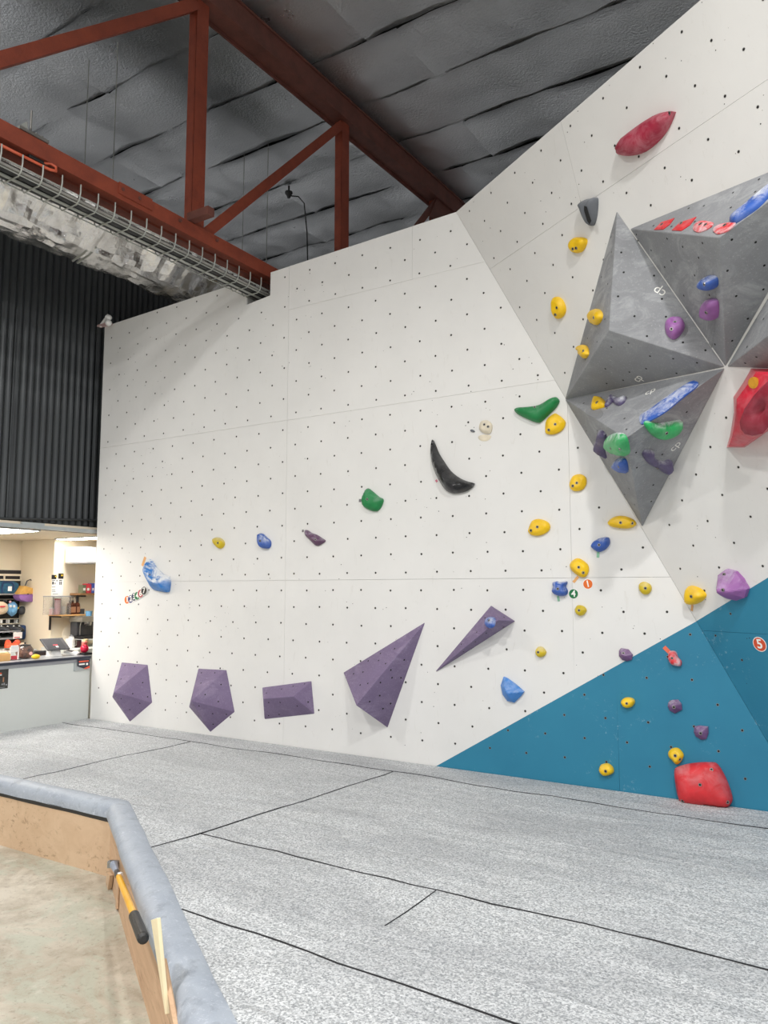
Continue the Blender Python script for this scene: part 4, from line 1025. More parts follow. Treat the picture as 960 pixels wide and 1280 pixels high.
def emis(name, c, s):
    t = NT(name); t.b.inputs['Emission Color'].default_value = (*c, 1); t.b.inputs['Emission Strength'].default_value = s; return t.out(c, .5)
M_LED = emis('led_panel', (1, .95, .88), 20)
CXF = -6.56; CT = .605; SC_Z = 1.835
# shell
shopw = MB().bb((-8.60, 1.5, -.4), (-8.49, 5.44, SC_Z)).build('wall_shop_back', M_CREAMW, kind='structure')
MB().bb((-8.60, 5.44, -.4), (-7.86, 6.35, SC_Z)).build('wall_shop_nib', M_CREAMW, kind='structure')
MB().bb((-7.86, 6.28, -.4), (-6.2, 6.38, SC_Z)).build('wall_shop_end', M_CREAMW, kind='structure')
MB().bb((-8.6, 1.4, -.4), (-6.4, 1.5, SC_Z)).build('wall_shop_near', M_CREAMW, kind='structure')
sc_ = MB().bb((-8.6, 1.5, SC_Z), (-6.62, 6.38, SC_Z + .05)).build('ceiling_shop', M_CEILP, kind='structure')
MB().bb((-6.62, 1.5, SC_Z - .012), (-6.56, 6.38, SC_Z + .022)).build('trim_1', M_ALU, kind='structure')
MB().bb((-6.60, *[onX(27, 656, -6.58).y, SC_Z + .022][:1], SC_Z + .022), (-6.57, onX(55, 656, -6.58).y, SC_Z + .045)).build('cover_plate', M_ALU, sc_)
def ledp(x0, x1, y0, y1, lab):
    t = thing('light_panel', lab, 'ceiling light', ((x0 + x1) / 2, (y0 + y1) / 2, SC_Z - .012))
    MB().bb((x0, y0, SC_Z - .012), (x1, y1, SC_Z)).build('frame', M_ALU, t)
    MB().bb((x0 + .015, y0 + .015, SC_Z - .014), (x1 - .015, y1 - .015, SC_Z - .0121)).build('diffuser', M_LED, t)
ledp(-7.60, -6.80, 3.55, 4.55, 'bright flat ceiling light panel at the left over the shop rack')
ledp(-7.75, -6.85, 5.36, 5.58, 'bright ceiling light panel at the right next to the climbing wall')

# counter
ct = thing('service_counter', 'grey white reception counter with a dark navy edge at the far left', 'counter', (-6.9, 3.6, 0))
for (y0, y1) in ((2.0, 4.9915),):
    MB().bb((-6.58, y0 + .0008, 0), (CXF, y1 - .0008, .552)).build('front_panel', M_GWHITE, ct)
MB().bb((-6.60, 2.0, .552), (CXF + .004, 4.99, .583)).build('grey_rail', M_TOP, ct)  # grey strip below the navy edge
MB().bb((-7.2, 2.0, .583), (CXF + .012, 4.99, CT)).build('edge_band', M_NAVYTOP, ct)
MB().bb((-7.2, 2.0, CT), (CXF - .03, 4.985, CT + .002)).build('worktop', M_TOP, ct)
MB().bb((-8.40, 2.0, -.4), (-7.9, 5.3, .60)).build('back_counter', M_GWHITE, None, label='low white back counter behind the till under the rack', cat='counter')
MB().bb((-7.85, 5.32, -.4), (-7.2, 6.25, .62)).build('back_counter', M_GWHITE, None, label='white back counter under the coffee machine beside the climbing wall', cat='counter')
y0, y1 = onX(92, 835, CXF).y, onX(108.5, 835, CXF).y
MB().bb((CXF, y0, .475), (CXF + .012, y1, .552)).build('metal_plate', M_ALU, ct)

def rect(px0, py0, px1, py1, X):
    a, b = onX(px0, py1, X), onX(px1, py0, X); return a.y, a.z, b.y, b.z
def pbox(name, px0, py0, px1, py1, X, depth, mat, parent=None, z0=None, bevel=0, **kw):
    ya, za, yb, zb = rect(px0, py0, px1, py1, X)
    if z0 is not None: za = z0
    return MB().bb((X - depth, ya, za), (X, yb, zb)).build(name, mat, parent, bevel=bevel, **kw)
def pthing(name, label, cat, px_, py_, X, z0=None, group=None):
    p = onX(px_, py_, X); return thing(name, label, cat, (X, p.y, z0 if z0 is not None else p.z), group)

# poster on the counter front, hanging sign
ps = pthing('poster', 'dark event poster on the left end of the counter front', 'poster', 0, 863, CXF)
ya, za, yb, zb = rect(-12, 835.5, 10.8, 862.5, CXF + .002)
MB().bb((CXF, ya, za), (CXF + .003, yb, zb)).build('sheet', plain('dark_poster_print', srgb(52, 52, 48), .5, 0, .5, 14), ps)
for (a, b, c, d, mt) in ((-6, 839, 4.6, 840, M_TOP), (-6, 841, 2.2, 843, M_ORANGE), (-6, 843.2, 2.2, 845, M_WHITE), (3.4, 846.5, 5.3, 852.5, M_LABELB), (1.8, 854.5, 3.8, 856.5, M_TOP), (4.5, 853.5, 6, 856.5, M_TOP), (7, 855, 9, 856.8, M_TOP), (-6, 859.2, 6, 860, M_TOP)):
    y_a, z_a, y_b, z_b = rect(a, b, c, d, CXF + .004); MB().bb((CXF + .003, y_a, z_a), (CXF + .0045, y_b, z_b)).build('printed_mark', mt, ps)
sg = pthing('hanging_sign', 'small dark sign with orange band and white lettering hung on the counter edge', 'sign', 105, 836, CXF + .014)
X = CXF + .022
pts = [onX(x, y, X) for x, y in ((97.5, 824.5), (112, 823.5), (112, 832.5), (105, 835.6), (97.5, 833))]
MB().prism(pts, (-.006, 0, 0)).build('board', M_NAVYTOP, sg)
for (a, b, c, d, mt) in ((98.8, 825.3, 110.8, 828, M_ORANGE), (98.6, 829, 106, 831.6, M_WHITE), (107.5, 828.6, 110, 831.4, M_WHITE)):
    y_a, z_a, y_b, z_b = rect(a, b, c, d, X); MB().bb((X, y_a, z_a), (X + .0015, y_b, z_b)).build('printed_band', mt, sg)
MB().prism([onX(x, y, X + .002) for x, y in ((105, 835.4), (112, 832), (112, 835), (106, 836.4))], (.0015, 0, 0)).build('orange_corner', M_ORANGE, sg)

# rack board with slats on the back wall
BX = -8.49
rk = pthing('slat_rack', 'black display board with pale slats on the shop back wall', 'display rack', 15, 813, BX)
pbox('backing_board', -30, 713.2, 35, 812, BX + .012, .012, M_BLACK, rk)
for (y0, y1) in ((717.8, 719.2), (724.2, 725.4), (742.4, 744), (748.4, 749.8), (755, 756), (773.4, 774.6), (779.6, 780.6), (790, 791), (798, 800.5), (806.5, 812)):
    pbox('slat', -30, y0, 35 - (y0 - 713) * .04, y1, BX + .035, .022, M_CREAMW, rk)
for x in (5.2, 26): pbox('slat_bracket', x, 718.5, x + 1.6, 725, BX + .045, .02, M_CREAMW, rk)
for x in (7.5, 21): pbox('hook', x, 749.5, x + 1.2, 752, BX + .09, .06, M_STEEL, rk)
for x in (2, 11, 21): pbox('hook', x, 774.5, x + 1.2, 779, BX + .09, .06, M_CARD, rk)

def blob(name, c, r, mat, parent=None, sq=(1, 1, 1), n=14, amp=.05, sd=0, **kw):
    m = MB(); rows = 9
    for i in range(rows + 1):
        th = math.pi * i / rows
        for k in range(n):
            a = 2 * math.pi * k / n; d = Vector((math.sin(th) * math.cos(a), math.sin(th) * math.sin(a), math.cos(th)))
            rr = r * (1 + amp * 2 * noise.noise(d * 1.7 + Vector((sd, 0, 0))))
            m.v.append(Vector(c) + Vector((d.x * sq[0], d.y * sq[1], d.z * sq[2])) * rr)
    m.f = [(i * n + k, i * n + (k + 1) % n, (i + 1) * n + (k + 1) % n, (i + 1) * n + k) for i in range(rows) for k in range(n)]
    o = m.build(name, mat, parent, smooth=True, **kw); return o
def ppoly(name, pts, X, depth, mat, parent=None, bevel=0, **kw):
    return MB().prism([onX(x, y, X) for x, y in pts], (-depth, 0, 0)).build(name, mat, parent, bevel=bevel, **kw)

# teal bag
XB = BX + .16
t = pthing('teal_bag', 'teal patterned duffel bag with white tag on the top rack shelf', 'bag', 12, 742, XB - .05)
o = ppoly('bag_body', [(-4, 729), (2, 726.5), (18, 726.8), (23, 729), (25, 736), (22, 741.5), (2, 742), (-4, 741)], XB, .11, M_TEAL, t, .012); sm_angle(o, 40)
MB().ring_tube([onX(x, y, XB + .01) for x, y in ((3, 741), (2.6, 735), (4, 728), (9, 727.5), (15, 728), (17, 731), (17.5, 738))], .008, 6).build('handle', M_NAVYF, t)
pbox('tag', 10, 733, 15, 738.8, XB + .012, .004, M_CARD, t)
pbox('shelf_board', -20, 741.9, 22, 743.4, XB + .02, .15, M_TOP, rk)
# tan and lilac bag
XB = BX + .26
t = pthing('shoulder_bag', 'tan and lilac chalk shoulder bag hanging from the right of the rack', 'bag', 36, 752, XB - .05)
o = ppoly('bag_flap', [(31, 732), (47.5, 737), (48.2, 742.5), (23.8, 743)], XB, .12, M_TAN, t, .010); sm_angle(o, 40)
o = ppoly('bag_bottom', [(23.8, 743), (48.2, 742.4), (48.2, 750), (44, 752.6), (34, 752.4), (26, 750), (23.6, 746.5)], XB + .004, .125, M_LILAC, t, .012); sm_angle(o, 40)
MB().ring_tube([onX(x, y, XB - .04) for x, y in ((31, 733), (34, 726), (38, 724.3), (41, 727), (47.5, 737.5))], .007, 6).build('strap', M_DKGREY, t)
c = onX(42.5, 747, XB + .006); MB().lathe(c, [(.018, 0), (.018, .004)], 14, Vector((1, 0, 0))).build('round_badge', M_CARD, t)
MB().box(onX(35, 742.6, XB + .01), (.01, .014, .012)).build('buckle', M_BLACK, t)
# pom-pom chalk pots
XB = BX + .14
t = pthing('chalk_bag', 'cream fleecy chalk bag with a red stripe on the middle rack', 'chalk bag', 2, 767, XB)
blob('pot', onX(1.5, 760, XB), .078, M_FLUFF, t, (.8, 1.0, .95), amp=.08)
pbox('stripe', -4, 757.3, 6.6, 759, XB + .068, .012, M_REDB, t)
t = pthing('chalk_bag', 'baby blue fleecy chalk bag with two white dots right of the cream one', 'chalk bag', 15, 769, XB)
blob('pot', onX(15, 761.2, XB), .074, M_BABY, t, (.8, .85, 1.02), amp=.12, sd=4)
for x, y in ((13.4, 757.8), (17.6, 757.8)): blob('white_dot', onX(x, y, XB + .062), .014, M_CARD, t, n=8, amp=0)
for x, y in ((9.3, 759.5), (22, 760)): blob('yellow_ear', onX(x, y, XB + .01), .013, M_YEL2, t, (1, 1.3, 1), n=8, amp=0)
blob('pink_tuft', onX(12.8, 752.4, XB), .014, M_PINK, t, n=8, amp=.1)
blob('black_chalk_pot', onX(27.5, 763, BX + .1), .052, M_DKGREY, None, (.7, 1, .95), label='dark chalk pot hanging right of the baby blue one', cat='chalk bag')
# shoes on the rack
def shoe(label, px_, py_, X, mat, length=.22, group='climbing shoes on the rack', rot=0.0, sole=None):
    c = onX(px_, py_, X); t = thing('climbing_shoe', label, 'shoe', c, group)
    d = Vector((math.cos(rot), math.sin(rot), 0)); s = Vector((-d.y, d.x, 0)); L = length
    m = MB(); n = 12; sec = [(-.5, .022, .060), (-.42, .030, .075), (-.2, .032, .075), (.0, .036, .055), (.2, .042, .042), (.38, .036, .030), (.48, .020, .022), (.5, .006, .012)]
    for (u, hw, hh) in sec:
        for k in range(n):
            a = 2 * math.pi * k / n; m.v.append(c + d * u * L + s * math.cos(a) * hw + Vector((0, 0, .004 + hh * .5 + math.sin(a) * hh * .5)))
    N = len(sec); m.f = [(i * n + k, i * n + (k + 1) % n, (i + 1) * n + (k + 1) % n, (i + 1) * n + k) for i in range(N - 1) for k in range(n)] + [tuple(range(n))[::-1], tuple((N - 1) * n + k for k in range(n))]
    m.build('upper', mat, t, smooth=True)
    pl_ = [c + d * u * L + s * w_ for u, w_ in ((-.5, -.022), (-.2, -.032), (.2, -.042), (.42, -.034), (.52, 0), (.42, .034), (.2, .042), (-.2, .032), (-.5, .022))]
    MB().prism(pl_, (0, 0, .012)).build('sole', sole or M_BLACK, t)
    MB().ring_tube([c + d * L * .02 + s * .036 + Vector((0, 0, .02)), c + d * L * .02 + Vector((0, 0, .062)), c + d * L * .02 - s * .036 + Vector((0, 0, .02))], .007, 6).build('strap', M_CARD if mat is not M_ORANGE else M_REDB, t)
    return t
XS = BX + .15
for k, (x, y, mt, lb) in enumerate([(1, 789, M_DKGREY, 'grey climbing shoe at the left end of the upper shoe shelf'), (9, 789.5, M_BLACK, 'black climbing shoe second from left on the upper shoe shelf'), (16.5, 789, M_DKGREY, 'grey climbing shoe third from left on the upper shoe shelf'), (23.5, 789, M_BLACK, 'black climbing shoe beside the navy pouch on the shoe shelf'), (3, 798, M_BLACK, 'black climbing shoe at the left of the lower shoe shelf'), (12, 797.5, M_DKGREY, 'charcoal climbing shoe beside the price card on the lower shelf')]):
    shoe(lb, x, y, XS, mt, rot=.25 * (-1) ** k)
pbox('shoe_shelf', -30, 789.6, 26, 790.8, BX + .30, .29, M_TOP, rk)
pbox('shoe_shelf', -30, 798.2, 26, 799.4, BX + .30, .29, M_TOP, rk)
ppoly('navy_pouch', [(27, 783), (31, 781), (35, 784), (36.5, 789), (34, 795), (30.5, 800), (28, 799), (27.5, 790)], BX + .16, .12, M_NAVYF, None, .012, label='navy blue pouch hanging at the right end of the shoe shelf', cat='bag')
t = pthing('price_card', 'white price card with a red line above the orange shoes', 'sign', 22, 797, BX + .32)
pbox('card', 16.5, 790, 28, 798.5, BX + .32, .003, M_CARD, t); pbox('red_line', 18, 796, 25, 797.6, BX + .322, .002, M_REDB, t)
XS = -8.05
shoe('orange rubber clog on the left at the foot of the shoe rack', 10, 809, XS, M_ORANGE, .24, 'pair of orange shoes', -.5, M_ORANGE)
shoe('orange rubber clog on the right at the foot of the shoe rack', 19, 809, XS, M_ORANGE, .24, 'pair of orange shoes', -.8, M_ORANGE)
blob('peach_toy', onX(29.5, 806.5, XS), .045, M_FLUFF, None, (.8, 1.2, .7), amp=.15, label='small peach fleecy object right of the orange shoes', cat='toy')

# ---- things on the service counter
XO = -6.75
zt = CT + .002
def onc(px_, X=XO): p = onX(px_, 820, X); return p.y
yb_ = onc(3); t = thing('snack_box', 'tan card snack box at the left end of the counter', 'box', (XO, yb_, zt))
MB().bb((XO - .1, yb_ - .12, zt), (XO + .03, yb_ + .06, zt + .065)).build('tray', M_OAK, t); MB().bb((XO - .09, yb_ - .11, zt + .065), (XO + .02, yb_ + .05, zt + .078)).build('snacks', M_CRPK, t)
ya, yb_ = onc(13), onc(23); t = thing('card_holder', 'clear acrylic stand holding a white card on the counter', 'sign', (XO, (ya + yb_) / 2, zt))
MB().bb((XO - .045, ya, zt), (XO + .045, yb_, zt + .005)).build('foot', M_GLASS, t)
for y in (ya, yb_): MB().bb((XO - .01, y - .003, zt + .005), (XO + .0, y + .003, zt + .12)).build('upright', M_CARD, t)
MB().bb((XO - .006, ya + .004, zt + .075), (XO - .001, yb_ - .004, zt + .135)).build('card', M_CARD, t)
MB().bb((XO - .006, ya + .010, zt + .006), (XO - .003, yb_ - .010, zt + .04)).build('red_flyer', M_REDB, t)
yj = onc(37); t = thing('sweet_jar', 'round glass sweet jar with black knobbed lid on the counter', 'jar', (XO - .08, yj, zt))
cj = Vector((XO - .08, yj, zt))
MB().lathe(cj, [(.03, 0), (.062, .012), (.080, .05), (.078, .085), (.055, .115), (.045, .122)], 18).build('glass_bowl', M_GLASS, t, smooth=True)
blob('sweets', cj + Vector((0, 0, .052)), .062, M_BROWN, t, (1.05, 1.05, .75), amp=.1)
MB().lathe(cj + Vector((0, 0, .120)), [(.05, 0), (.052, .008), (.02, .014), (.008, .018), (.010, .03), (.002, .034)], 16).build('lid', M_BLACK, t)
MB().lathe(cj + Vector((.081, .01, .05)), [(.017, 0), (.017, .003)], 12, Vector((1, 0, 0))).build('pink_label', M_PINK, t)
blob('lemon_tub', Vector((XO + .06, onc(45, XO + .06), zt + .022)), .03, M_YEL2, None, (1, 1.35, .75), amp=.08, label='small yellow tub at the foot of the sweet jar', cat='tub')
ya, yb_ = onc(47), onc(63)
t = thing('dark_tray', 'dark brown tray behind the till on the counter', 'tray', (-7.05, (ya + yb_) / 2, zt))
MB().bb((-7.14, ya + .12, zt), (-6.98, yb_ + .12, zt + .03)).build('tray_base', plain('dark_brown', srgb(58, 44, 40), .5), t)
for k in range(3): MB().bb((-7.13, ya + .13 + k * .045, zt + .03), (-6.99, ya + .165 + k * .045, zt + .045)).build('divider', M_DKGREY, t)
# till tablet
yt = onc(70.5); t = thing('till_tablet', 'tablet till tilted on a white stand in the middle of the counter', 'tablet', (XO - .05, yt, zt))
MB().bb((XO - .10, yt - .055, zt), (XO + .02, yt + .055, zt + .012)).build('stand_foot', M_CARD, t, bevel=.003)
MB().prism([Vector((XO - .09, yt - .05, zt + .012)), Vector((XO + .01, yt - .05, zt + .012)), Vector((XO - .02, yt - .05, zt + .075)), Vector((XO - .09, yt - .05, zt + .10))], (0, .10, 0)).build('stand', M_CARD, t)
Mt = Matrix.Rotation(math.radians(38), 3, 'Y')
ctb = Vector((XO - .045, yt + .01, zt + .118))
MB().box(ctb, (.17, .25, .012), Mt).build('tablet_frame', M_DKGREY, t, bevel=.004)
MB().box(ctb + Mt @ Vector((0, -.012, .0068)), (.145, .195, .001), Mt).build('screen', plain('dark_screen', srgb(38, 42, 52), .5), t)
MB().box(ctb + Mt @ Vector((.02, -.01, .0078)), (.012, .05, .001), Mt).build('screen_banner', M_REDB, t)
MB().box(ctb + Mt @ Vector((.045, -.002, .0078)), (.022, .026, .001), Mt).build('screen_icon', M_CARD, t)
ye = onc(91); t = thing('card_terminal', 'white card payment terminal right of the till tablet', 'terminal', (XO, ye, zt))
Mk = Matrix.Rotation(math.radians(14), 3, 'Y') @ Matrix.Rotation(.5, 3, 'Z')
MB().box((XO - .02, ye, zt + .026), (.14, .075, .026), Mk).build('body', M_CARD, t, bevel=.006)
MB().box(Vector((XO - .02, ye, zt + .026)) + Mk @ Vector((-.02, 0, .0145)), (.06, .055, .002), Mk).build('display', M_DKGREY, t)
yr = onc(102); t = thing('buzzer_globe', 'glossy crimson globe on a black base at the right counter end', 'globe', (XO + .04, yr, zt))
MB().bb((XO - .02, yr - .045, zt), (XO + .10, yr + .05, zt + .022)).build('base', M_BLACK, t, bevel=.004)
blob('globe', (XO + .04, yr, zt + .062), .042, M_REDP, t, amp=0, n=18)
yr = onc(110, -6.72)
for k, (dy, dz, mt, lb) in enumerate(((-.035, .13, M_SALM, 'salmon pink snack packet leaning beside the crimson globe'), (.012, .15, M_CRPK, 'cream snack packet against the climbing wall end'))):
    MB().box((-6.74 - .05 * k, yr + dy, zt + dz / 2), (.035, .06, dz), Matrix.Rotation(.12, 3, 'Y') @ Matrix.Rotation(.3, 3, 'Z')).build('snack_packet', mt, None, bevel=.008, label=lb, cat='packet', group='snack packets on the counter end')

# ---- shelves on the nib wall
NX = -7.86
t = pthing('wall_shelf', 'pale timber shelf with black brackets under the paper notice', 'shelf', 82, 770, NX + .12)
ya, za, yb_, zb = rect(57, 767.8, 107, 770.8, NX + .24)
MB().bb((NX, max(ya, 5.40), za), (NX + .24, yb_, zb)).build('board', M_OAK, t)
for px_ in (57.8, 100): y = max(5.41, onX(px_, 775, NX + .1).y); MB().bb((NX, y, za - .16), (NX + .02, y + .016, za)).build('bracket', M_BLACK, t); MB().bb((NX, y, za - .018), (NX + .2, y + .016, za)).build('bracket_arm', M_BLACK, t)
zs = zb + .0005; XQ = NX + .13
def yq(px_): return onX(px_, 760, XQ).y
ya, yb_ = yq(60), yq(82.5)
t = thing('display_case', 'clear acrylic case with tumblers on the pale timber shelf', 'case', (XQ, (ya + yb_) / 2, zs))
m = MB(); hh = .20
for (a, b) in (((XQ - .09, ya, zs), (XQ - .086, yb_, zs + hh)), ((XQ + .086, ya, zs), (XQ + .09, yb_, zs + hh)), ((XQ - .09, ya, zs), (XQ + .09, ya + .004, zs + hh)), ((XQ - .09, yb_ - .004, zs), (XQ + .09, yb_, zs + hh))): m.bb(a, b)
m.build('acrylic_walls', M_GLASS, t); MB().bb((XQ - .094, ya - .004, zs + hh), (XQ + .094, yb_ + .004, zs + hh + .01)).build('case_lid', M_TOP, t)
for px_, r, hgt, mt, lb in ((65, .026, .07, M_PINK, 'short pink cup at the left in the acrylic case'), (71.5, .034, .165, M_PINK, 'tall pale pink patterned tumbler in the acrylic case'), (78.5, .028, .08, M_CARD, 'short white cup at the right in the acrylic case')):
    c = Vector((XQ, yq(px_), zs + .0005)); u_ = thing('tumbler', lb, 'cup', c, 'cups in the acrylic case')
    MB().lathe(c, [(r * .8, 0), (r, .01), (r, hgt)], 14).build('cup_body', mt, u_, smooth=False); MB().lathe(c + Vector((0, 0, hgt)), [(r * 1.06, 0), (r * 1.06, .008), (r * .5, .014)], 14).build('cup_lid', M_REDB if hgt > .1 else M_CARD, u_)
for k, px_ in enumerate((86.5, 92, 97.5)):
    c = Vector((XQ - .02 + .03 * (k == 0), yq(px_), zs)); hB = .13
    u_ = thing('pump_bottle', ['amber pump bottle with tan label, leftmost of three on the shelf', 'amber pump bottle in the middle of the three on the shelf', 'amber pump bottle rightmost of three, beside the dark box'][k], 'bottle', c, 'amber pump bottles')
    MB().lathe(c, [(.030, 0), (.033, .006), (.033, hB - .02), (.026, hB - .004), (.013, hB), (.013, hB + .012)], 14).build('bottle', M_AMBER, u_)
    MB().lathe(c + Vector((0, 0, hB + .012)), [(.014, 0), (.014, .014), (.004, .018), (.004, .05), (.010, .052), (.010, .060)], 10).build('pump', M_BLACK, u_)
    MB().bb((c.x - .005, c.y - .004, c.z + hB + .066), (c.x + .034, c.y + .004, c.z + hB + .072)).build('nozzle', M_BLACK, u_)
    MB().bb((c.x + .030, c.y - .02, c.z + .02), (c.x + .0345, c.y + .02, c.z + .085)).build('label', M_LABELB if k == 0 else M_CARD if False else M_LABELB, u_)
c = yq(102.5); MB().bb((XQ - .04, c - .03, zs), (XQ + .02, c + .02, zs + .06)).build('dark_box', M_DKGREY, None, label='small charcoal box at the right end of the pale shelf', cat='box')
t = pthing('paper_notice', 'white paper notice with two dark squares above the pale shelf', 'notice', 71, 747, NX)
pbox('paper', 64, 723, 79.5, 747.5, NX + .004, .003, M_CARD, t)
for (a, b, c_, d_, mt) in ((64.5, 718.6, 70.5, 724, M_BLACK), (73, 716.8, 79.5, 723.4, M_BLACK), (69, 719.8, 71, 721.2, M_YEL2), (76.6, 718.4, 78.6, 720.2, M_YEL2)):
    pbox('square_card', a, b, c_, d_, NX + .007 + (.002 if mt is M_YEL2 else 0), .002, mt, t)
for a, b, c_, d_ in ((65.2, 725.2, 69, 726), (65.2, 727, 67.5, 730.6), (68.5, 728, 69.5, 730.5), (74, 725, 77.5, 726), (74.2, 727, 75.4, 731), (76, 727, 77.2, 731), (70.5, 725, 71.8, 726.6), (65, 733.5, 69.5, 734.1), (65, 737, 69, 737.6), (65, 739.3, 69.5, 739.8), (66, 742.4, 72.5, 742.9)):
    pbox('print_line', a, b, c_, d_, NX + .0062, .001, M_DKGREY, t)
# upper shelf
t = pthing('wall_shelf', 'short dark timber shelf with coloured boxes beside the climbing wall', 'shelf', 112, 744, NX + .12)
UX = NX + .20
ya, za, yb_, zb = rect(101, 741.4, 124, 744, UX)
MB().bb((NX, ya, za), (UX, yb_ + .1, zb)).build('board', plain('walnut', srgb(150, 112, 74), .5), t)
y = onX(109, 750, NX + .2).y; MB().bb((NX, y, za - .13), (NX + .02, y + .02, za)).build('bracket', M_BLACK, t); MB().bb((NX, y, za - .02), (UX - .05, y + .02, za)).build('bracket_arm', M_BLACK, t)
for a, b, mt, lb, tp in ((103.2, 107.6, M_OLIVE, 'olive tin leftmost on the short upper shelf', 731), (108.2, 112.6, M_REDB, 'red carton left of the other red one on the upper shelf', 729.5), (112.8, 114.4, M_REDB, 'narrow red carton between the red and blue ones on the upper shelf', 730), (114.8, 118, M_BLUEB, 'blue carton left of the other blue one on the upper shelf', 729), (118.3, 122, M_BLUEB, 'blue carton touching the climbing wall edge on the upper shelf', 729)):
    y_a, z_a, y_b, z_b = rect(a, tp, b, 741.2, UX - .04)
    u_ = thing('carton' if mt is not M_OLIVE else 'tin', lb, 'box' if mt is not M_OLIVE else 'tin', (UX - .08, (y_a + y_b) / 2, zb), 'packets on the upper shelf')
    MB().bb((UX - .12, y_a, zb + .0005), (UX - .04, y_b, z_b)).build('body', mt, u_); MB().bb((UX - .0405, y_a + .006, zb + .03), (UX - .039, y_b - .006, zb + .06)).build('label', M_CARD, u_)
bx = pthing('wall_unit', 'white wall-mounted cabinet under the shop ceiling beside the climbing wall', 'cabinet', 116, 704, -7.45)
pbox('casing', 107.5, 684.5, 130, 703, -7.45, .38, M_CARD, bx, bevel=.01); pbox('base_trim', 107.8, 703, 130, 704, -7.45, .37, M_TOP, bx)

# back counter items near the wall
XK = -7.45
def kz(px_, py_): return onX(px_, py_, XK)
zk = .62
t = thing('coffee_shelf', 'white low shelf unit beside the climbing wall end', 'shelf', (XK, kz(112, 800).y, zk))
ya = kz(103, 800).y; ztop = kz(110, 799).z
MB().bb((XK - .3, ya, ztop - .014), (XK, 6.1, ztop)).build('board', M_CARD, t)
MB().bb((XK - .3, ya, zk), (XK, ya + .015, ztop - .014)).build('side_panel', M_CARD, t)
yk = kz(114.5, 790).y; t = thing('coffee_machine', 'chrome and black espresso machine beside the climbing wall end', 'coffee machine', (XK - .12, yk, ztop))
MB().bb((XK - .26, yk - .10, ztop), (XK - .02, yk + .16, ztop + .035)).build('drip_tray', M_BLACK, t, bevel=.004)
MB().bb((XK - .26, yk - .09, ztop + .035), (XK - .14, yk + .15, ztop + .19)).build('body', M_DKGREY, t, bevel=.006)
MB().bb((XK - .26, yk - .11, ztop + .19), (XK - .02, yk + .16, ztop + .255)).build('brew_head', M_STEEL, t, bevel=.008)
MB().lathe((XK - .07, yk + .0, ztop + .15), [(.035, 0), (.038, .02), (.038, .042)], 14).build('portafilter', M_STEEL, t)
MB().ring_tube([(XK - .06, yk, ztop + .165), (XK + .02, yk - .1, ztop + .16)], .011, 8).build('portafilter_handle', M_BLACK, t)
MB().ring_tube([(XK - .05, yk - .10, ztop + .21), (XK - .03, yk - .13, ztop + .15), (XK - .03, yk - .13, ztop + .05)], .006, 8).build('steam_wand', M_STEEL, t)
c = Vector((XK - .1, yk + .03, ztop + .2555)); MB().lathe(c, [(.03, 0), (.038, .055), (.034, .055), (.027, .006)], 14).build('paper_cup', M_BABY, None, label='pale blue cup standing on top of the espresso machine', cat='cup')
c = Vector((-7.45, kz(89, 800).y, zk)); t = thing('jug', 'white lidded jug in front of a round plate on the back counter', 'jug', c)
MB().lathe(c, [(.035, 0), (.038, .01), (.036, .09), (.028, .115), (.028, .12)], 16).build('jug_body', M_CARD, t); MB().lathe(c + Vector((0, 0, .12)), [(.028, 0), (.02, .012), (.006, .016), (.008, .028)], 12).build('jug_lid', M_TOP, t)
MB().ring_tube([c + Vector((0, .036, .09)), c + Vector((0, .066, .08)), c + Vector((0, .066, .03)), c + Vector((0, .037, .02))], .006, 8).build('jug_handle', M_STEEL, t)
c = Vector((-7.78, onX(88, 798, -7.78).y, zk + .12)); MB().lathe(c, [(.10, 0), (.115, .006), (.12, .02)], 28, Vector((1, 0, .1)).normalized()).build('round_plate', M_CREAMW, None, label='round cream plate leaning on the wall behind the jug', cat='plate')
ya, yb_ = kz(95.5, 803).y, kz(103, 803).y
t = thing('dark_caddy', 'dark red-brown box between the jug and the espresso machine', 'box', (XK, (ya + yb_) / 2, zk)); MB().bb((XK - .1, ya, zk), (XK, yb_ - .01, zk + .075)).build('body', plain('oxblood', srgb(66, 30, 36), .5), t, bevel=.004); MB().bb((XK - .1, ya, zk + .075), (XK, yb_ - .01, zk + .082)).build('lid', M_BLACK, t)

# white sensor at the top left corner of the climbing wall
c = W_ = Vector((XL + .02, WY - .02, 3.93))
t = thing('security_sensor', 'white twin-headed sensor light at the top left corner of the wall', 'sensor', c)
MB().bb((XL - .06, WY - .05, 3.955), (XL + .12, WY + .0, 3.972)).build('bracket', plain('pinkish_bracket', srgb(190, 160, 158), .5), t)
blob('lamp_head', onY(135.5, 397, WY - .06), .036, M_CARD, t, (1, 1, .8), amp=0); blob('sensor_eye', onY(135.5, 403.5, WY - .07), .034, M_CARD, t, (1, 1, .95), amp=0)
MB().ring_tube([onY(135.5, 394, WY - .05), Vector((XL - .03, WY - .03, 3.96))], .016, 8).build('neck', M_CARD, t)

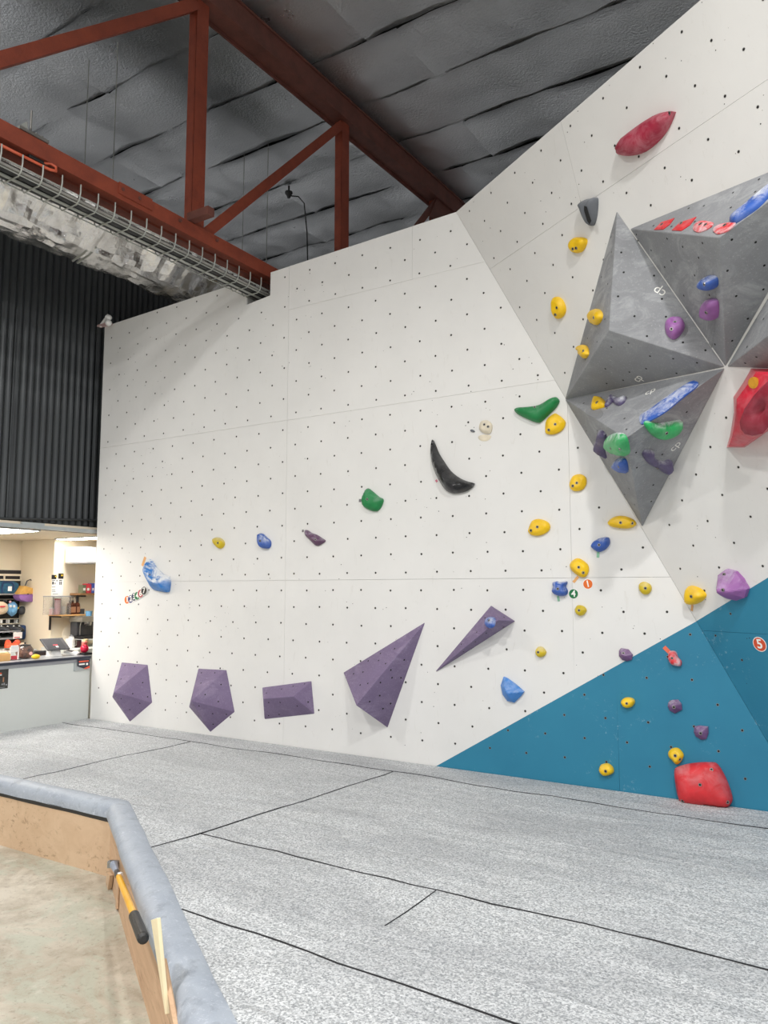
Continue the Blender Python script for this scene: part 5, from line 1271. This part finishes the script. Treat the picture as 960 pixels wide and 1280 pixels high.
# ------------------------------------------------------------------ things leaning on the fascia in the pit
fa = a = V2(*EO[1]) + nm * .098
FN = -n2      # outward? face normal towards the pit
FNp = n2
fpl = (FNp, FNp.dot(fa))
def onF(x, y, off=0.0): return onP(x, y, fpl, off)
t = thing('extension_pole', 'yellow extension pole with black grip hooked on the plywood fascia', 'pole', onF(160, 1120, .05))
A = onF(142, 1080, .025); B = onF(171.5, 1154, .075)
dr = (B - A)
at = lambda s: A + dr * s
MB().ring_tube([at(.27), at(.30), at(.92)], [.013, .0145, .0145], 14).build('yellow_shaft', plain('yellow_gloss_shaft', srgb(244, 178, 10), .3), t, smooth=False)
sm_angle(t.children[-1], 40)
MB().ring_tube([at(.90), at(.91), at(1.16), at(1.17), at(1.175)], [.016, .021, .021, .019, .010], 14).build('black_grip', M_BLKC, t)
MB().ring_tube([at(.17), at(.2), at(.26), at(.28)], [.012, .015, .016, .015], 12).build('locking_collar', M_DKGREY, t)
MB().ring_tube([at(.02), at(.04), at(.12), at(.18)], [.022, .020, .016, .012], 10).build('tool_head', plain('pale_blue_plastic', srgb(150, 166, 190), .35, .3), t)
MB().box(at(.0), (.06, .03, .035), Matrix.Rotation(.6, 3, 'Z')).build('clamp', M_STEEL, t, bevel=.004)
MB().box(at(.27) + Vector((.012, .0, .012)), (.02, .02, .016)).build('white_button', M_CARD, t, bevel=.003)
MB().prism([onF(x, y, .004) for x, y in ((138, 1090), (142, 1094), (139, 1114), (136, 1112))], FNp * .02).build('wooden_peg', M_PLY, None, label='small wooden peg on the fascia under the pole head', cat='peg')
MB().prism([onF(x, y, .003) for x, y in ((147.5, 1100), (149.5, 1101), (148, 1136), (145.5, 1137))], FNp * .006).build('thin_lath', M_PLY2, None, label='thin timber lath hanging beside the yellow pole', cat='lath')
M_PINE = plain('fresh_pine', srgb(248, 234, 196), .6, 0, .05, 12)
a0, a1, b0, b1 = onF(188.5, 1150, .085), onF(196, 1147.5, .085), onF(206.2, 1268, .05), onF(207.4, 1268, .05)
MB().prism([a0, a1, b1, b0], -FNp * .012).build('pine_wedge', M_PINE, None, bevel=.002, label='tapered pale pine batten leaning on the plywood fascia', cat='batten')
MB().ring_tube([onF(205, 1200, .045), onF(222, 1290, .03)], .009, 8).build('timber_dowel', M_PLY2, None, label='brown timber dowel lying along the fascia behind the pine batten', cat='dowel')
